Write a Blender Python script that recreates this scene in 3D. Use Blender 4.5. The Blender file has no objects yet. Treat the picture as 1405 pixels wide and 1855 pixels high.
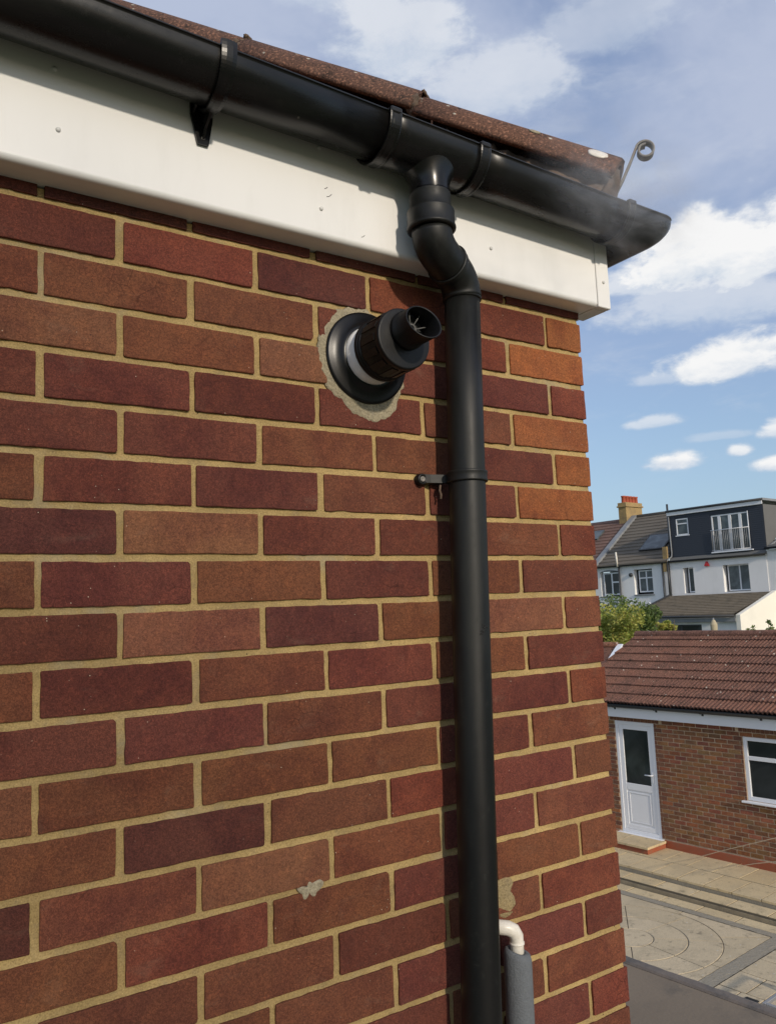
import bpy, math, random
from mathutils import Vector, Matrix
from mathutils import noise as mnoise
sc = bpy.context.scene
COL = sc.collection
R = math.radians
rnd = random.Random(7)
Z0 = 5.018                                   # height of the top bed joint above the yard

# ---------------------------------------------------------------- camera
CAMX, CAMY, CAMZ = -1.3379, -1.1962, -0.6182 + Z0
YAW, PITCH, ROLL, FPX = 0.5913, 0.1210, -0.0426, 1463.16
cam = bpy.data.cameras.new('camera'); camo = bpy.data.objects.new('camera', cam); COL.objects.link(camo)
cam.sensor_fit = 'VERTICAL'; cam.sensor_height = 24.0; cam.lens = 24.0 * FPX / 1855.0
cam.clip_start = 0.05; cam.clip_end = 2000
f = Vector((math.sin(YAW) * math.cos(PITCH), math.cos(YAW) * math.cos(PITCH), math.sin(PITCH)))
r = Vector((math.cos(YAW), -math.sin(YAW), 0)); u = r.cross(f)
r2 = r * math.cos(ROLL) + u * math.sin(ROLL); u2 = -r * math.sin(ROLL) + u * math.cos(ROLL)
camo.matrix_world = Matrix(((r2.x, u2.x, -f.x, CAMX), (r2.y, u2.y, -f.y, CAMY), (r2.z, u2.z, -f.z, CAMZ), (0, 0, 0, 1)))
sc.camera = camo

# ---------------------------------------------------------------- sun, sky, exposure
SUN_EL, SUN_AZ = R(21), R(184)             # azimuth from +y towards +x; the sun stands behind the photographer
SKY_STRENGTH = 0.15
S = Vector((math.sin(SUN_AZ) * math.cos(SUN_EL), math.cos(SUN_AZ) * math.cos(SUN_EL), math.sin(SUN_EL)))
sl = bpy.data.lights.new('sun', 'SUN'); sl.energy = 3.0; sl.angle = R(2.2); sl.color = (1.0, 0.885, 0.735)
so = bpy.data.objects.new('sun', sl); COL.objects.link(so); so.rotation_euler = (-S).to_track_quat('-Z', 'Y').to_euler()
so.location = (0, -20, 20)
sc.view_settings.view_transform = 'Standard'; sc.view_settings.look = 'None'
sc.view_settings.gamma = 1; sc.view_settings.exposure = 0; sc.view_settings.use_curve_mapping = False


class NT:
    def __init__(s, tree): s.t = tree; s.n = tree.nodes; s.l = tree.links
    def add(s, typ, **kw):
        n = s.n.new(typ)
        for k, v in kw.items(): setattr(n, k, v)
        return n
    def put(s, sock, val):
        if isinstance(val, bpy.types.NodeSocket): s.l.new(val, sock)
        elif val is not None:
            if hasattr(sock.default_value, '__len__') and not hasattr(val, '__len__'): val = [val] * len(sock.default_value)
            if hasattr(sock.default_value, '__len__') and len(sock.default_value) == 4 and len(val) == 3: val = (*val, 1)
            sock.default_value = val
    def m(s, op, a, b=None, c=None, clamp=False):
        n = s.add('ShaderNodeMath', operation=op, use_clamp=clamp)
        for i, x in enumerate((a, b, c)):
            if x is not None: s.put(n.inputs[i], x)
        return n.outputs[0]
    def ss(s, x, a, b):
        n = s.add('ShaderNodeMapRange', interpolation_type='SMOOTHSTEP')
        s.put(n.inputs[0], x); n.inputs[1].default_value = a; n.inputs[2].default_value = b
        return n.outputs[0]
    def mix(s, fac, a, b, mode='MIX'):
        n = s.add('ShaderNodeMix', data_type='RGBA', blend_type=mode)
        s.put(n.inputs[0], fac); s.put(n.inputs[6], a); s.put(n.inputs[7], b)
        return n.outputs[2]
    def noise(s, vec, scale, detail=4, rough=.55, dist=0.0):
        n = s.add('ShaderNodeTexNoise'); s.put(n.inputs['Vector'], vec)
        n.inputs['Scale'].default_value = scale; n.inputs['Detail'].default_value = detail
        n.inputs['Roughness'].default_value = rough; n.inputs['Distortion'].default_value = dist
        return n.outputs[0]
    def vor(s, vec, scale, feature='F1', rnds=1.0):
        n = s.add('ShaderNodeTexVoronoi', feature=feature); s.put(n.inputs['Vector'], vec)
        n.inputs['Scale'].default_value = scale; n.inputs['Randomness'].default_value = rnds
        return n
    def map(s, vec, scale=(1, 1, 1), rot=(0, 0, 0), loc=(0, 0, 0)):
        n = s.add('ShaderNodeMapping'); s.put(n.inputs[0], vec)
        n.inputs[1].default_value = loc; n.inputs[2].default_value = rot; n.inputs[3].default_value = scale
        return n.outputs[0]


world = bpy.data.worlds.new('World'); sc.world = world; world.use_nodes = True
def make_sky():
    t = NT(world.node_tree); t.n.clear()
    out = t.add('ShaderNodeOutputWorld'); bg = t.add('ShaderNodeBackground')
    sky = t.add('ShaderNodeTexSky', sky_type='NISHITA', sun_disc=False)
    sky.sun_elevation = SUN_EL; sky.sun_rotation = SUN_AZ; sky.air_density = 1.0; sky.dust_density = 0.8; sky.ozone_density = 1.6
    base = t.mix(1.0, sky.outputs[0], (SKY_STRENGTH,) * 3, 'MULTIPLY')
    g = t.add('ShaderNodeTexCoord').outputs['Generated']
    xyz = t.add('ShaderNodeSeparateXYZ'); t.put(xyz.inputs[0], g)
    x, y, z = xyz.outputs
    az = t.m('MULTIPLY', t.m('ARCTAN2', x, y), 57.29578)
    el = t.m('MULTIPLY', t.m('ARCSINE', z), 57.29578)
    # clouds: flat layer seen from below, so noise is stretched sideways
    vec = t.map(g, scale=(1, 1, 2.1))
    n1 = t.noise(vec, 5.5, 7, .6, .25)
    n2 = t.noise(vec, 22, 8, .62, .2)
    n3 = t.noise(t.map(g, scale=(1, 1, 1.6)), 2.6, 6, .58, .5)
    n4 = t.noise(t.map(g, scale=(1, 1, 3.2)), 9, 6, .62, .3)
    nn = t.m('ADD', t.m('MULTIPLY', n1, .52), t.m('MULTIPLY', n2, .48))
    # thin veil of high cloud, thicker overhead
    veil = t.m('MULTIPLY', t.ss(n3, .26, .56), t.ss(el, 12, 27))
    veil = t.m('MULTIPLY', veil, .85)
    wisp = t.m('MULTIPLY', t.m('MULTIPLY', t.ss(n4, .50, .78), t.ss(el, 4, 14)), .26)
    base = t.mix(t.m('MULTIPLY', t.m('SUBTRACT', 1, t.ss(el, 2, 20)), .65), base, (.31, .46, .65))
    c = t.mix(t.m('MULTIPLY', t.ss(el, 2, 20), .45), base, (.34, .43, .68))
    c = t.mix(veil, c, (.50, .56, .71))
    c = t.mix(wisp, c, (.70, .74, .80))
    mask = None; shade = None
    # az, el, half width, half height, strength
    for a, e, wa, we, st in [(59.5, 21.4, 8.6, 2.7, 1.0), (56.4, 22.2, 4.4, 2.4, 1.0), (53.6, 21.0, 4.2, 1.5, .75), (63.5, 22.8, 3.5, 2.2, 1), (57, 18.9, 8.5, 2.4, .6), (57.5, 15.0, 5.0, 1.4, 1.0), (59.3, 15.6, 3.2, 1.5, 1.0), (53.5, 14.6, 2.6, .6, .5),
                             (53.7, 9.0, 1.9, .75, 1.0), (57.7, 9.3, 1.0, .55, .9), (59.6, 8.2, 1.5, .65, 1.0), (52.6, 11.8, 1.8, .5, .65), (60.3, 10.3, 1.5, .75, .9), (57.0, 10.4, 2.2, .4, .35),
                             (36.5, 37.2, 5.5, 3.4, .7), (43.5, 34.0, 6.5, 3.0, .6), (30, 41, 6, 3, .5), (52, 36, 6, 2.2, .4), (50.5, 27.5, 5, 1.4, .3), (75, 17, 7, 2.5, 1), (88, 24, 9, 3, 1), (100, 12, 8, 1.5, .9), (20, 16, 8, 2.2, .9), (5, 24, 9, 3, .8),
                             (-30, 18, 10, 3, .9), (-60, 30, 10, 4, .8), (-100, 14, 10, 2, .9), (130, 20, 10, 3, .9), (165, 33, 9, 4, .6)]:
        da = t.m('DIVIDE', t.m('SUBTRACT', az, a), wa); de = t.m('DIVIDE', t.m('SUBTRACT', el, e), we)
        # flat base, domed top
        de2 = t.m('MAXIMUM', de, t.m('MULTIPLY', de, -1.5))
        d = t.m('SQRT', t.m('ADD', t.m('MULTIPLY', da, da), t.m('MULTIPLY', de2, de2)))
        v = t.m('SUBTRACT', t.m('ADD', 1.18, t.m('MULTIPLY', t.m('SUBTRACT', nn, .5), 2.9)), d)
        mk = t.m('MULTIPLY', t.ss(v, -.05, .60), st)
        sh = t.m('MULTIPLY', mk, t.ss(t.m('ADD', de, t.m('MULTIPLY', t.m('SUBTRACT', n2, .5), 2.2)), -.9, .35))
        mask = mk if mask is None else t.m('MAXIMUM', mask, mk)
        shade = sh if shade is None else t.m('MAXIMUM', shade, sh)
    ccol = t.mix(t.m('MULTIPLY', shade, 1.0, clamp=True), (.58, .66, .77), (.93, .93, .93))
    c = t.mix(mask, c, ccol)
    t.put(bg.inputs[0], c); bg.inputs[1].default_value = 1.0
    t.l.new(bg.outputs[0], out.inputs[0])
make_sky()


# ---------------------------------------------------------------- materials
def new_mat(name):
    m = bpy.data.materials.new(name); m.use_nodes = True
    t = NT(m.node_tree); t.n.clear()
    out = t.add('ShaderNodeOutputMaterial'); b = t.add('ShaderNodeBsdfPrincipled')
    t.l.new(b.outputs[0], out.inputs[0]); t.b = b; t.out = out
    t.pos = t.add('ShaderNodeNewGeometry').outputs['Position']
    return m, t
def bump(t, h, strength=.5, dist=.002, prev=None):
    n = t.add('ShaderNodeBump'); n.inputs['Strength'].default_value = strength; n.inputs['Distance'].default_value = dist
    t.put(n.inputs['Height'], h)
    if prev is not None: t.put(n.inputs['Normal'], prev)
    return n.outputs[0]
def simple(name, col, rough=.5, var=.15, scale=8, fine=0, fd=.001, metal=0, spec=None, dirt=None, dirt_amt=.0, dscale=5, stretch=(1, 1, 1)):
    m, t = new_mat(name)
    n = t.noise(t.map(t.pos, scale=stretch), scale, 5, .6)
    f_ = t.m('ADD', 1 - var, t.m('MULTIPLY', n, 2 * var))
    c = t.mix(1.0, col, f_, 'MULTIPLY')
    if dirt:
        c = t.mix(t.m('MULTIPLY', t.ss(t.noise(t.map(t.pos, scale=stretch), dscale, 6, .65), .45, .72), dirt_amt), c, dirt)
    t.put(t.b.inputs['Base Color'], c)
    t.put(t.b.inputs['Roughness'], t.m('ADD', rough - .06, t.m('MULTIPLY', n, .12)))
    t.b.inputs['Metallic'].default_value = metal
    if spec is not None: t.b.inputs['Specular IOR Level'].default_value = spec
    if fine: t.put(t.b.inputs['Normal'], bump(t, t.noise(t.pos, fine, 4, .6), .6, fd))
    return m
def brick_mat(name, fine=330, spots=True, bd=.0014):
    m, t = new_mat(name)
    oi = t.add('ShaderNodeObjectInfo')
    off = t.add('ShaderNodeVectorMath', operation='SCALE'); t.put(off.inputs[0], (3.1, 7.7, 5.3)); t.put(off.inputs['Scale'], oi.outputs['Random'])
    p = t.add('ShaderNodeVectorMath', operation='ADD'); t.put(p.inputs[0], t.pos); t.put(p.inputs[1], off.outputs[0]); p = p.outputs[0]
    big = t.noise(p, 7, 3, .5, .6)
    mid = t.noise(p, 38, 4, .6)
    c = t.mix(t.ss(big, .38, .66), oi.outputs['Color'], t.mix(1.0, oi.outputs['Color'], (.76, .66, .74), 'MULTIPLY'))
    c = t.mix(t.m('MULTIPLY', t.ss(mid, .35, .75), .35), c, t.mix(1.0, oi.outputs['Color'], (1.5, 1.35, 1.15), 'MULTIPLY'))
    g1 = t.noise(p, fine, 3, .6, 1.2)
    c = t.mix(t.m('MULTIPLY', t.ss(g1, .56, .40), .50), c, t.mix(1.0, c, (.30, .26, .26), 'MULTIPLY'))
    c = t.mix(t.m('MULTIPLY', t.ss(g1, .56, .70), .45), c, t.mix(1.0, c, (1.9, 1.7, 1.5), 'MULTIPLY'))
    if spots:
        c = t.mix(t.m('MULTIPLY', t.ss(t.noise(t.map(p, scale=(1, 1, 1.8)), 13, 6, .7, .6), .56, .76), .10), c, (.36, .26, .18))
        c = t.mix(t.m('MULTIPLY', t.ss(t.noise(t.map(p, scale=(2.2, 1, .7)), 16, 5, .7), .55, .74), .45), c, t.mix(1.0, c, (.50, .42, .46), 'MULTIPLY'))
        cr = t.vor(p, 34, 'DISTANCE_TO_EDGE'); c = t.mix(t.m('MULTIPLY', t.ss(cr.outputs['Distance'], .022, .004), t.ss(t.noise(p, 9, 2), .60, .70)), c, t.mix(1.0, c, (.55, .5, .5), 'MULTIPLY'))
        v = t.vor(p, 70); c = t.mix(t.m('MULTIPLY', t.ss(v.outputs['Distance'], .065, .03), t.ss(t.noise(p, 11, 2), .48, .62)), c, (.62, .52, .40))
        v = t.vor(p, 55); c = t.mix(t.m('MULTIPLY', t.ss(v.outputs['Distance'], .07, .03), t.ss(t.noise(p, 6, 2), .55, .65)), c, (.03, .02, .02))
    t.put(t.b.inputs['Base Color'], c); t.b.inputs['Roughness'].default_value = .82
    t.b.inputs['Specular IOR Level'].default_value = .25
    nb = bump(t, t.noise(p, 26, 3, .6), .35, .003)
    t.put(t.b.inputs['Normal'], bump(t, g1, 1.0, bd, nb))
    return m
def mortar_mat(name, col, fine=420, bd=.0012):
    m, t = new_mat(name)
    n = t.noise(t.pos, 9, 5, .6); g1 = t.noise(t.pos, fine, 3, .65)
    c = t.mix(t.ss(n, .35, .7), [q * .8 for q in col], [q * 1.12 for q in col])
    c = t.mix(t.m('MULTIPLY', t.ss(t.noise(t.pos, 30, 4, .7), .52, .70), .5), c, [col[0] * .62, col[1] * .66, col[2] * .85])
    c = t.mix(t.m('MULTIPLY', t.ss(g1, .55, .36), .45), c, [q * .4 for q in col])
    c = t.mix(t.m('MULTIPLY', t.ss(t.noise(t.pos, 3.2, 6, .7, .5), .52, .70), .55), c, [col[0] * .72, col[0] * .64, col[0] * .46])
    c = t.mix(t.m('MULTIPLY', t.ss(g1, .58, .70), .35), c, [min(.9, q * 1.6) for q in col])
    v = t.vor(t.pos, 60); c = t.mix(t.m('MULTIPLY', t.ss(v.outputs['Distance'], .09, .05), t.ss(t.noise(t.pos, 7, 2), .50, .6)), c, (.03, .025, .015))
    t.put(t.b.inputs['Base Color'], c); t.b.inputs['Roughness'].default_value = .95; t.b.inputs['Specular IOR Level'].default_value = .1
    nb = bump(t, t.noise(t.pos, 60, 4, .6), .5, .003)
    t.put(t.b.inputs['Normal'], bump(t, g1, 1.0, bd, nb))
    return m
def plastic_black(name, base=.012, dust=(.05, .052, .045), amt=.5, rough=.34, stretch=(1, 1, .2)):
    m, t = new_mat(name)
    v = t.map(t.pos, scale=stretch)
    n = t.noise(v, 9, 6, .65); n2 = t.noise(t.pos, 60, 5, .7)
    dm = t.m('MULTIPLY', t.m('ADD', t.ss(n, .38, .72), t.m('MULTIPLY', t.ss(n2, .55, .75), .5)), amt, clamp=True)
    c = t.mix(dm, (base, base * 1.02, base * 1.08), dust)
    sc_ = t.vor(t.map(t.pos, scale=(1, 1, .35)), 26)
    c = t.mix(t.m('MULTIPLY', t.ss(sc_.outputs['Distance'], .07, .03), t.ss(t.noise(t.pos, 4, 2), .52, .6)), c, (.11, .10, .085))
    t.put(t.b.inputs['Base Color'], c)
    t.put(t.b.inputs['Roughness'], t.m('ADD', rough, t.m('MULTIPLY', dm, .35)))
    t.b.inputs['Specular IOR Level'].default_value = .36
    t.put(t.b.inputs['Normal'], bump(t, t.noise(t.pos, 14, 3, .5), .35, .002))
    return m
def glass_mat(name, tint=(.02, .024, .024)):
    m, t = new_mat(name)
    n = t.noise(t.pos, 1.4, 3, .5, 1)
    t.put(t.b.inputs['Base Color'], t.mix(t.ss(n, .35, .7), tint, [q * 2.2 for q in tint]))
    t.b.inputs['Roughness'].default_value = .06; t.b.inputs['Specular IOR Level'].default_value = .5
    return m
def leaf_mat(name, a, b_, c_):
    m, t = new_mat(name)
    oi = t.noise(t.pos, 2.2, 4, .6); r_ = t.noise(t.pos, 14, 2, .5)
    c = t.mix(t.ss(oi, .35, .65), a, b_); c = t.mix(t.ss(r_, .52, .68), c, c_)
    t.put(t.b.inputs['Base Color'], c); t.b.inputs['Roughness'].default_value = .55
    t.b.inputs['Subsurface Weight'].default_value = 0
    tr = t.add('ShaderNodeBsdfTranslucent'); t.put(tr.inputs[0], c)
    mx = t.add('ShaderNodeMixShader'); mx.inputs[0].default_value = .35
    t.l.new(t.b.outputs[0], mx.inputs[1]); t.l.new(tr.outputs[0], mx.inputs[2]); t.l.new(mx.outputs[0], t.out.inputs[0])
    return m
def slab_mat(name, cols, stain=(.10, .085, .06)):
    m, t = new_mat(name)
    oi = t.add('ShaderNodeObjectInfo').outputs['Random']
    c = t.mix(oi, cols[0], cols[1])
    c = t.mix(t.m('MULTIPLY', t.ss(t.noise(t.pos, 2.4, 6, .65, .4), .42, .68), .75), c, cols[2])
    c = t.mix(t.m('MULTIPLY', t.ss(t.noise(t.pos, 9, 6, .7), .54, .72), .6), c, stain)
    c = t.mix(t.m('MULTIPLY', t.ss(t.noise(t.pos, 55, 3, .7), .48, .70), .5), c, [q * .55 for q in cols[1]])
    v = t.vor(t.pos, 7); c = t.mix(t.m('MULTIPLY', t.ss(v.outputs['Distance'], .10, .06), .6), c, (.55, .55, .5))
    t.put(t.b.inputs['Base Color'], c); t.b.inputs['Roughness'].default_value = .9
    t.put(t.b.inputs['Normal'], bump(t, t.noise(t.pos, 22, 5, .65), .7, .01))
    return m
def rust_tile_mat(name, cols, lichen=.5, spot_scale=9, fine=90, dark=(.03, .022, .018)):
    m, t = new_mat(name)
    oi = t.add('ShaderNodeObjectInfo').outputs['Random']
    c = t.mix(t.ss(oi, .1, .95), cols[0], cols[1])
    c = t.mix(t.m('MULTIPLY', t.ss(t.noise(t.pos, spot_scale * .25, 5, .6), .5, .75), .7), c, cols[2])
    c = t.mix(t.ss(t.noise(t.pos, fine * .35, 5, .7), .50, .72), c, dark)
    g1 = t.noise(t.pos, fine * 2.2, 3, .7)
    c = t.mix(t.m('MULTIPLY', t.ss(g1, .54, .64), .70), c, [min(1, q * 2.5) for q in cols[0]])
    c = t.mix(t.m('MULTIPLY', t.ss(g1, .46, .36), .6), c, dark)
    v = t.vor(t.pos, spot_scale)
    c = t.mix(t.m('MULTIPLY', t.ss(t.m('ADD', v.outputs['Distance'], t.m('MULTIPLY', t.noise(t.pos, spot_scale * 9, 2), .1)), .17, .12), lichen), c, (.50, .48, .40))
    t.put(t.b.inputs['Base Color'], c); t.b.inputs['Roughness'].default_value = .92; t.b.inputs['Specular IOR Level'].default_value = .2
    t.put(t.b.inputs['Normal'], bump(t, t.noise(t.pos, fine, 5, .7), .8, .25 / fine))
    return m

M = {}
M['brick'] = brick_mat('house_brick')
M['mortar'] = mortar_mat('yellow_mortar', (.42, .30, .130))
M['patch'] = mortar_mat('grey_patch_mortar', (.37, .32, .22), 260, .003)
M['patch2'] = mortar_mat('tan_patch_mortar', (.30, .23, .12), 260, .003)
M['upvc'] = simple('white_upvc_board', (.80, .79, .765), .32, .03, 3, dirt=(.55, .54, .50), dirt_amt=.20, dscale=9, stretch=(1, 1, .25))
M['black'] = plastic_black('black_gutter_plastic', .005, (.022, .021, .019), .50, .25, (.25, 1, 1))
M['pipe'] = plastic_black('black_pipe_plastic', .0045, (.020, .0215, .018), .7, .42, (1, 1, .16))
M['gloss'] = simple('glossy_black_rubber', (.005, .005, .006), .30, .1, 20, spec=.33)
M['flue'] = simple('flue_black_plastic', (.005, .005, .0055), .45, .1, 20, spec=.3, fine=200, fd=.0003)
M['white'] = simple('white_flue_band', (.86, .86, .85), .4, .04, 20)
M['screw'] = simple('screw_cap', (.62, .62, .60), .4, .1, 50)
M['steel'] = simple('weathered_iron', (.20, .19, .175), .62, .25, 60, fine=250, fd=.0006, dirt=(.20, .11, .06), dirt_amt=.5, dscale=40)
M['hip'] = rust_tile_mat('hip_tile_clay', [(.135, .068, .044), (.100, .056, .042), (.080, .062, .048)], .8, 24, 80)
M['hipm'] = simple('hip_mortar', (.125, .085, .060), .95, .3, 40, fine=160, fd=.004, dirt=(.05, .04, .03), dirt_amt=.8, dscale=30)
M['tile'] = rust_tile_mat('plain_roof_tile', [(.15, .07, .045), (.11, .055, .038), (.08, .05, .035)], .3, 18, 120)
M['foam'] = simple('grey_foam_lagging', (.120, .130, .140), .95, .25, 160, fine=300, fd=.0030)
M['cream'] = simple('aged_white_plastic', (.72, .68, .60), .35, .08, 60, dirt=(.45, .38, .27), dirt_amt=.5, dscale=50)
M['felt'] = simple('flat_roof_felt', (.185, .145, .102), .85, .22, 2.6, fine=60, fd=.003, dirt=(.06, .056, .05), dirt_amt=.6, dscale=3.0)
M['trim'] = simple('flat_roof_trim', (.150, .125, .105), .8, .3, 14, fine=50, fd=.004, dirt=(.08, .075, .07), dirt_amt=.8, dscale=12)
M['obrick'] = brick_mat('outbuilding_brick', 90, False, .002)
M['omortar'] = mortar_mat('outbuilding_mortar', (.62, .47, .32), 160, .002)
M['otile'] = rust_tile_mat('outbuilding_roof_tile', [(.170, .086, .062), (.128, .068, .052), (.215, .092, .056)], .9, 5.5, 26)
M['wpaint'] = simple('white_upvc_frame', (.76, .77, .79), .35, .03, 4)
M['plinth'] = simple('terracotta_paint', (.30, .080, .035), .8, .25, 5, fine=60, fd=.004, dirt=(.16, .10, .06), dirt_amt=.6)
M['glass'] = glass_mat('window_glass')
M['glass2'] = glass_mat('pale_window_glass', (.055, .065, .068))
M['curtain'] = simple('olive_curtain', (.17, .17, .12), .9, .3, 9, stretch=(9, 9, .3))
M['slab1'] = slab_mat('buff_slab', [(.56, .43, .24), (.60, .48, .29), (.46, .37, .23)])
M['slab2'] = slab_mat('grey_buff_slab', [(.49, .40, .26), (.55, .45, .30), (.40, .33, .22)])
M['joint'] = simple('paving_joint', (.11, .092, .065), .95, .3, 12, fine=60, fd=.004)
M['riser'] = simple('brown_stained_riser', (.26, .215, .145), .95, .35, 6, fine=60, fd=.005, dirt=(.12, .10, .07), dirt_amt=.6, dscale=9)
M['gravel'] = simple('grey_chippings', (.27, .235, .175), .95, .5, 45, fine=120, fd=.01, dirt=(.30, .30, .28), dirt_amt=.6, dscale=60)
M['render'] = simple('white_render', (.80, .79, .77), .85, .06, 1.2, fine=18, fd=.01, dirt=(.45, .44, .42), dirt_amt=.25, dscale=1.1, stretch=(1, 1, .4))
M['render2'] = simple('cream_render', (.78, .75, .66), .85, .05, 1.2, fine=18, fd=.01, dirt=(.5, .48, .42), dirt_amt=.2, dscale=1)
M['slate'] = simple('dark_tile_cladding', (.028, .034, .046), .6, .12, 1.5)
M['lead'] = simple('lead_grey', (.20, .21, .22), .6, .15, 2, dirt=(.35, .35, .34), dirt_amt=.5, dscale=1.5)
M['dkgrey'] = simple('dark_grey_plastic', (.035, .036, .038), .5, .1, 4)
M['cheek'] = simple('grey_cheek_slate', (.12, .12, .115), .8, .15, 1.5, fine=10, fd=.01)
M['rooft'] = simple('brown_concrete_tile', (.135, .115, .09), .9, .25, 1.6, fine=9, fd=.02, dirt=(.07, .06, .05), dirt_amt=.6, dscale=.8)
M['roofr'] = simple('red_brown_tile', (.165, .092, .068), .9, .25, 1.6, fine=9, fd=.02, dirt=(.09, .06, .05), dirt_amt=.6, dscale=.8)
M['rooflt'] = simple('fawn_concrete_tile', (.21, .17, .12), .9, .3, 2.5, fine=9, fd=.02, dirt=(.10, .085, .065), dirt_amt=.6, dscale=3)
M['stock'] = simple('yellow_stock_brick', (.34, .235, .10), .9, .3, 4, fine=9, fd=.02, dirt=(.13, .10, .07), dirt_amt=.6, dscale=2)
M['redclay'] = simple('red_chimney_clay', (.36, .075, .035), .8, .15, 5)
M['redbox'] = simple('red_alarm_box', (.50, .02, .02), .4, .05, 5)
M['leafy'] = leaf_mat('yellow_green_leaves', (.24, .31, .06), (.42, .42, .09), (.52, .40, .11))
M['leafd'] = leaf_mat('dark_green_leaves', (.07, .12, .03), (.14, .20, .045), (.25, .28, .07))
M['bark'] = simple('bark', (.10, .075, .05), .9, .3, 20, fine=40, fd=.01)
M['grass'] = simple('grass_ground', (.06, .085, .025), .95, .4, 1.0, fine=12, fd=.03, dirt=(.10, .08, .045), dirt_amt=.6, dscale=.7)
M['cloth'] = simple('faded_cream_cloth', (.42, .36, .24), .9, .15, 5)
M['rope'] = simple('orange_line', (.70, .50, .30), .7, .1, 9)
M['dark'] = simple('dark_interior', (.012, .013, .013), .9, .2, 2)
M['metal'] = simple('grey_metal_frame', (.30, .30, .30), .45, .2, 8, metal=.3)


# ---------------------------------------------------------------- mesh helpers
class MB:
    def __init__(s): s.v = []; s.f = []; s.sm = []
    def add(s, vs, fs, smooth=False):
        o = len(s.v); s.v += [tuple(q) for q in vs]; s.f += [tuple(i + o for i in q) for q in fs]; s.sm += [smooth] * len(fs); return s
    def box(s, a, b):
        x0, y0, z0 = a; x1, y1, z1 = b
        return s.add([(x0, y0, z0), (x1, y0, z0), (x1, y1, z0), (x0, y1, z0), (x0, y0, z1), (x1, y0, z1), (x1, y1, z1), (x0, y1, z1)],
                     [(0, 3, 2, 1), (4, 5, 6, 7), (0, 1, 5, 4), (1, 2, 6, 5), (2, 3, 7, 6), (3, 0, 4, 7)])
    def bbox(s, a, b, bev=.004):
        x0, y0, z0 = [min(p, q) for p, q in zip(a, b)]; x1, y1, z1 = [max(p, q) for p, q in zip(a, b)]
        e = min(bev, (x1 - x0) * .3, (y1 - y0) * .3, (z1 - z0) * .3)
        def ring(z, i): return [(x0 + i + 0, y0 + i + e, z), (x0 + i + e, y0 + i, z), (x1 - i - e, y0 + i, z), (x1 - i, y0 + i + e, z), (x1 - i, y1 - i - e, z), (x1 - i - e, y1 - i, z), (x0 + i + e, y1 - i, z), (x0 + i, y1 - i - e, z)]
        return s.loft([ring(z0, e), ring(z0 + e, 0), ring(z1 - e, 0), ring(z1, e)], caps=True)
    def loft(s, rings, caps=False, closed=True, smooth=False, loop=False):
        o = len(s.v); n = len(rings[0])
        for q in rings: s.v += [tuple(p) for p in q]
        m = n if closed else n - 1; L = len(rings)
        for i in range(L if loop else L - 1):
            for j in range(m):
                a, b = o + i * n + j, o + i * n + (j + 1) % n; i2 = (i + 1) % L
                s.f.append((a, b, o + i2 * n + (j + 1) % n, o + i2 * n + j)); s.sm.append(smooth)
        if caps:
            s.f.append(tuple(o + j for j in range(n))[::-1]); s.f.append(tuple(o + (L - 1) * n + j for j in range(n))); s.sm += [False, False]
        return s
    def tube(s, path, rad, n=12, caps=True, smooth=True, up=(0, 0, 1)):
        path = [Vector(q) for q in path]; rads = rad if hasattr(rad, '__len__') else [rad] * len(path)
        rings = []; prev = None
        for i, q in enumerate(path):
            d = (path[min(i + 1, len(path) - 1)] - path[max(i - 1, 0)]).normalized()
            if prev is None:
                a = Vector(up) if abs(d.dot(Vector(up))) < .9 else Vector((1, 0, 0))
                x = d.cross(a).normalized()
            else: x = (prev - d * prev.dot(d)).normalized()
            prev = x; y = d.cross(x)
            rings.append([q + (x * math.cos(t) + y * math.sin(t)) * rads[i] for t in [2 * math.pi * k / n for k in range(n)]])
        return s.loft(rings, caps=caps, smooth=smooth)
    def lathe(s, prof, origin, axis, n=40, smooth=True, caps=False):
        # prof: (radius, distance along axis)
        d = Vector(axis).normalized(); a = Vector((0, 0, 1)) if abs(d.z) < .9 else Vector((1, 0, 0))
        x = d.cross(a).normalized(); y = d.cross(x); o = Vector(origin)
        return s.loft([[o + d * h + (x * math.cos(t) + y * math.sin(t)) * rr for t in [2 * math.pi * k / n for k in range(n)]] for rr, h in prof], caps=caps, smooth=smooth)
    def prism(s, poly, d, smooth=False):
        d = Vector(d); poly = [Vector(q) for q in poly]
        return s.loft([poly, [q + d for q in poly]], caps=True, smooth=smooth)
    def mesh(s, name, o=(0, 0, 0)):
        m = bpy.data.meshes.new(name); ox, oy, oz = o
        m.from_pydata([(x - ox, y - oy, z - oz) for x, y, z in s.v], [], s.f)
        m.polygons.foreach_set('use_smooth', s.sm); m.update()
        return m
ORI = {}
def fix_normals(m):
    import bmesh
    b = bmesh.new(); b.from_mesh(m); bmesh.ops.recalc_face_normals(b, faces=b.faces); b.to_mesh(m); b.free()
def props(o, label=None, cat=None, group=None, kind=None):
    if label: o['label'] = label
    if cat: o['category'] = cat
    if group: o['group'] = group
    if kind: o['kind'] = kind
    return o
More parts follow.
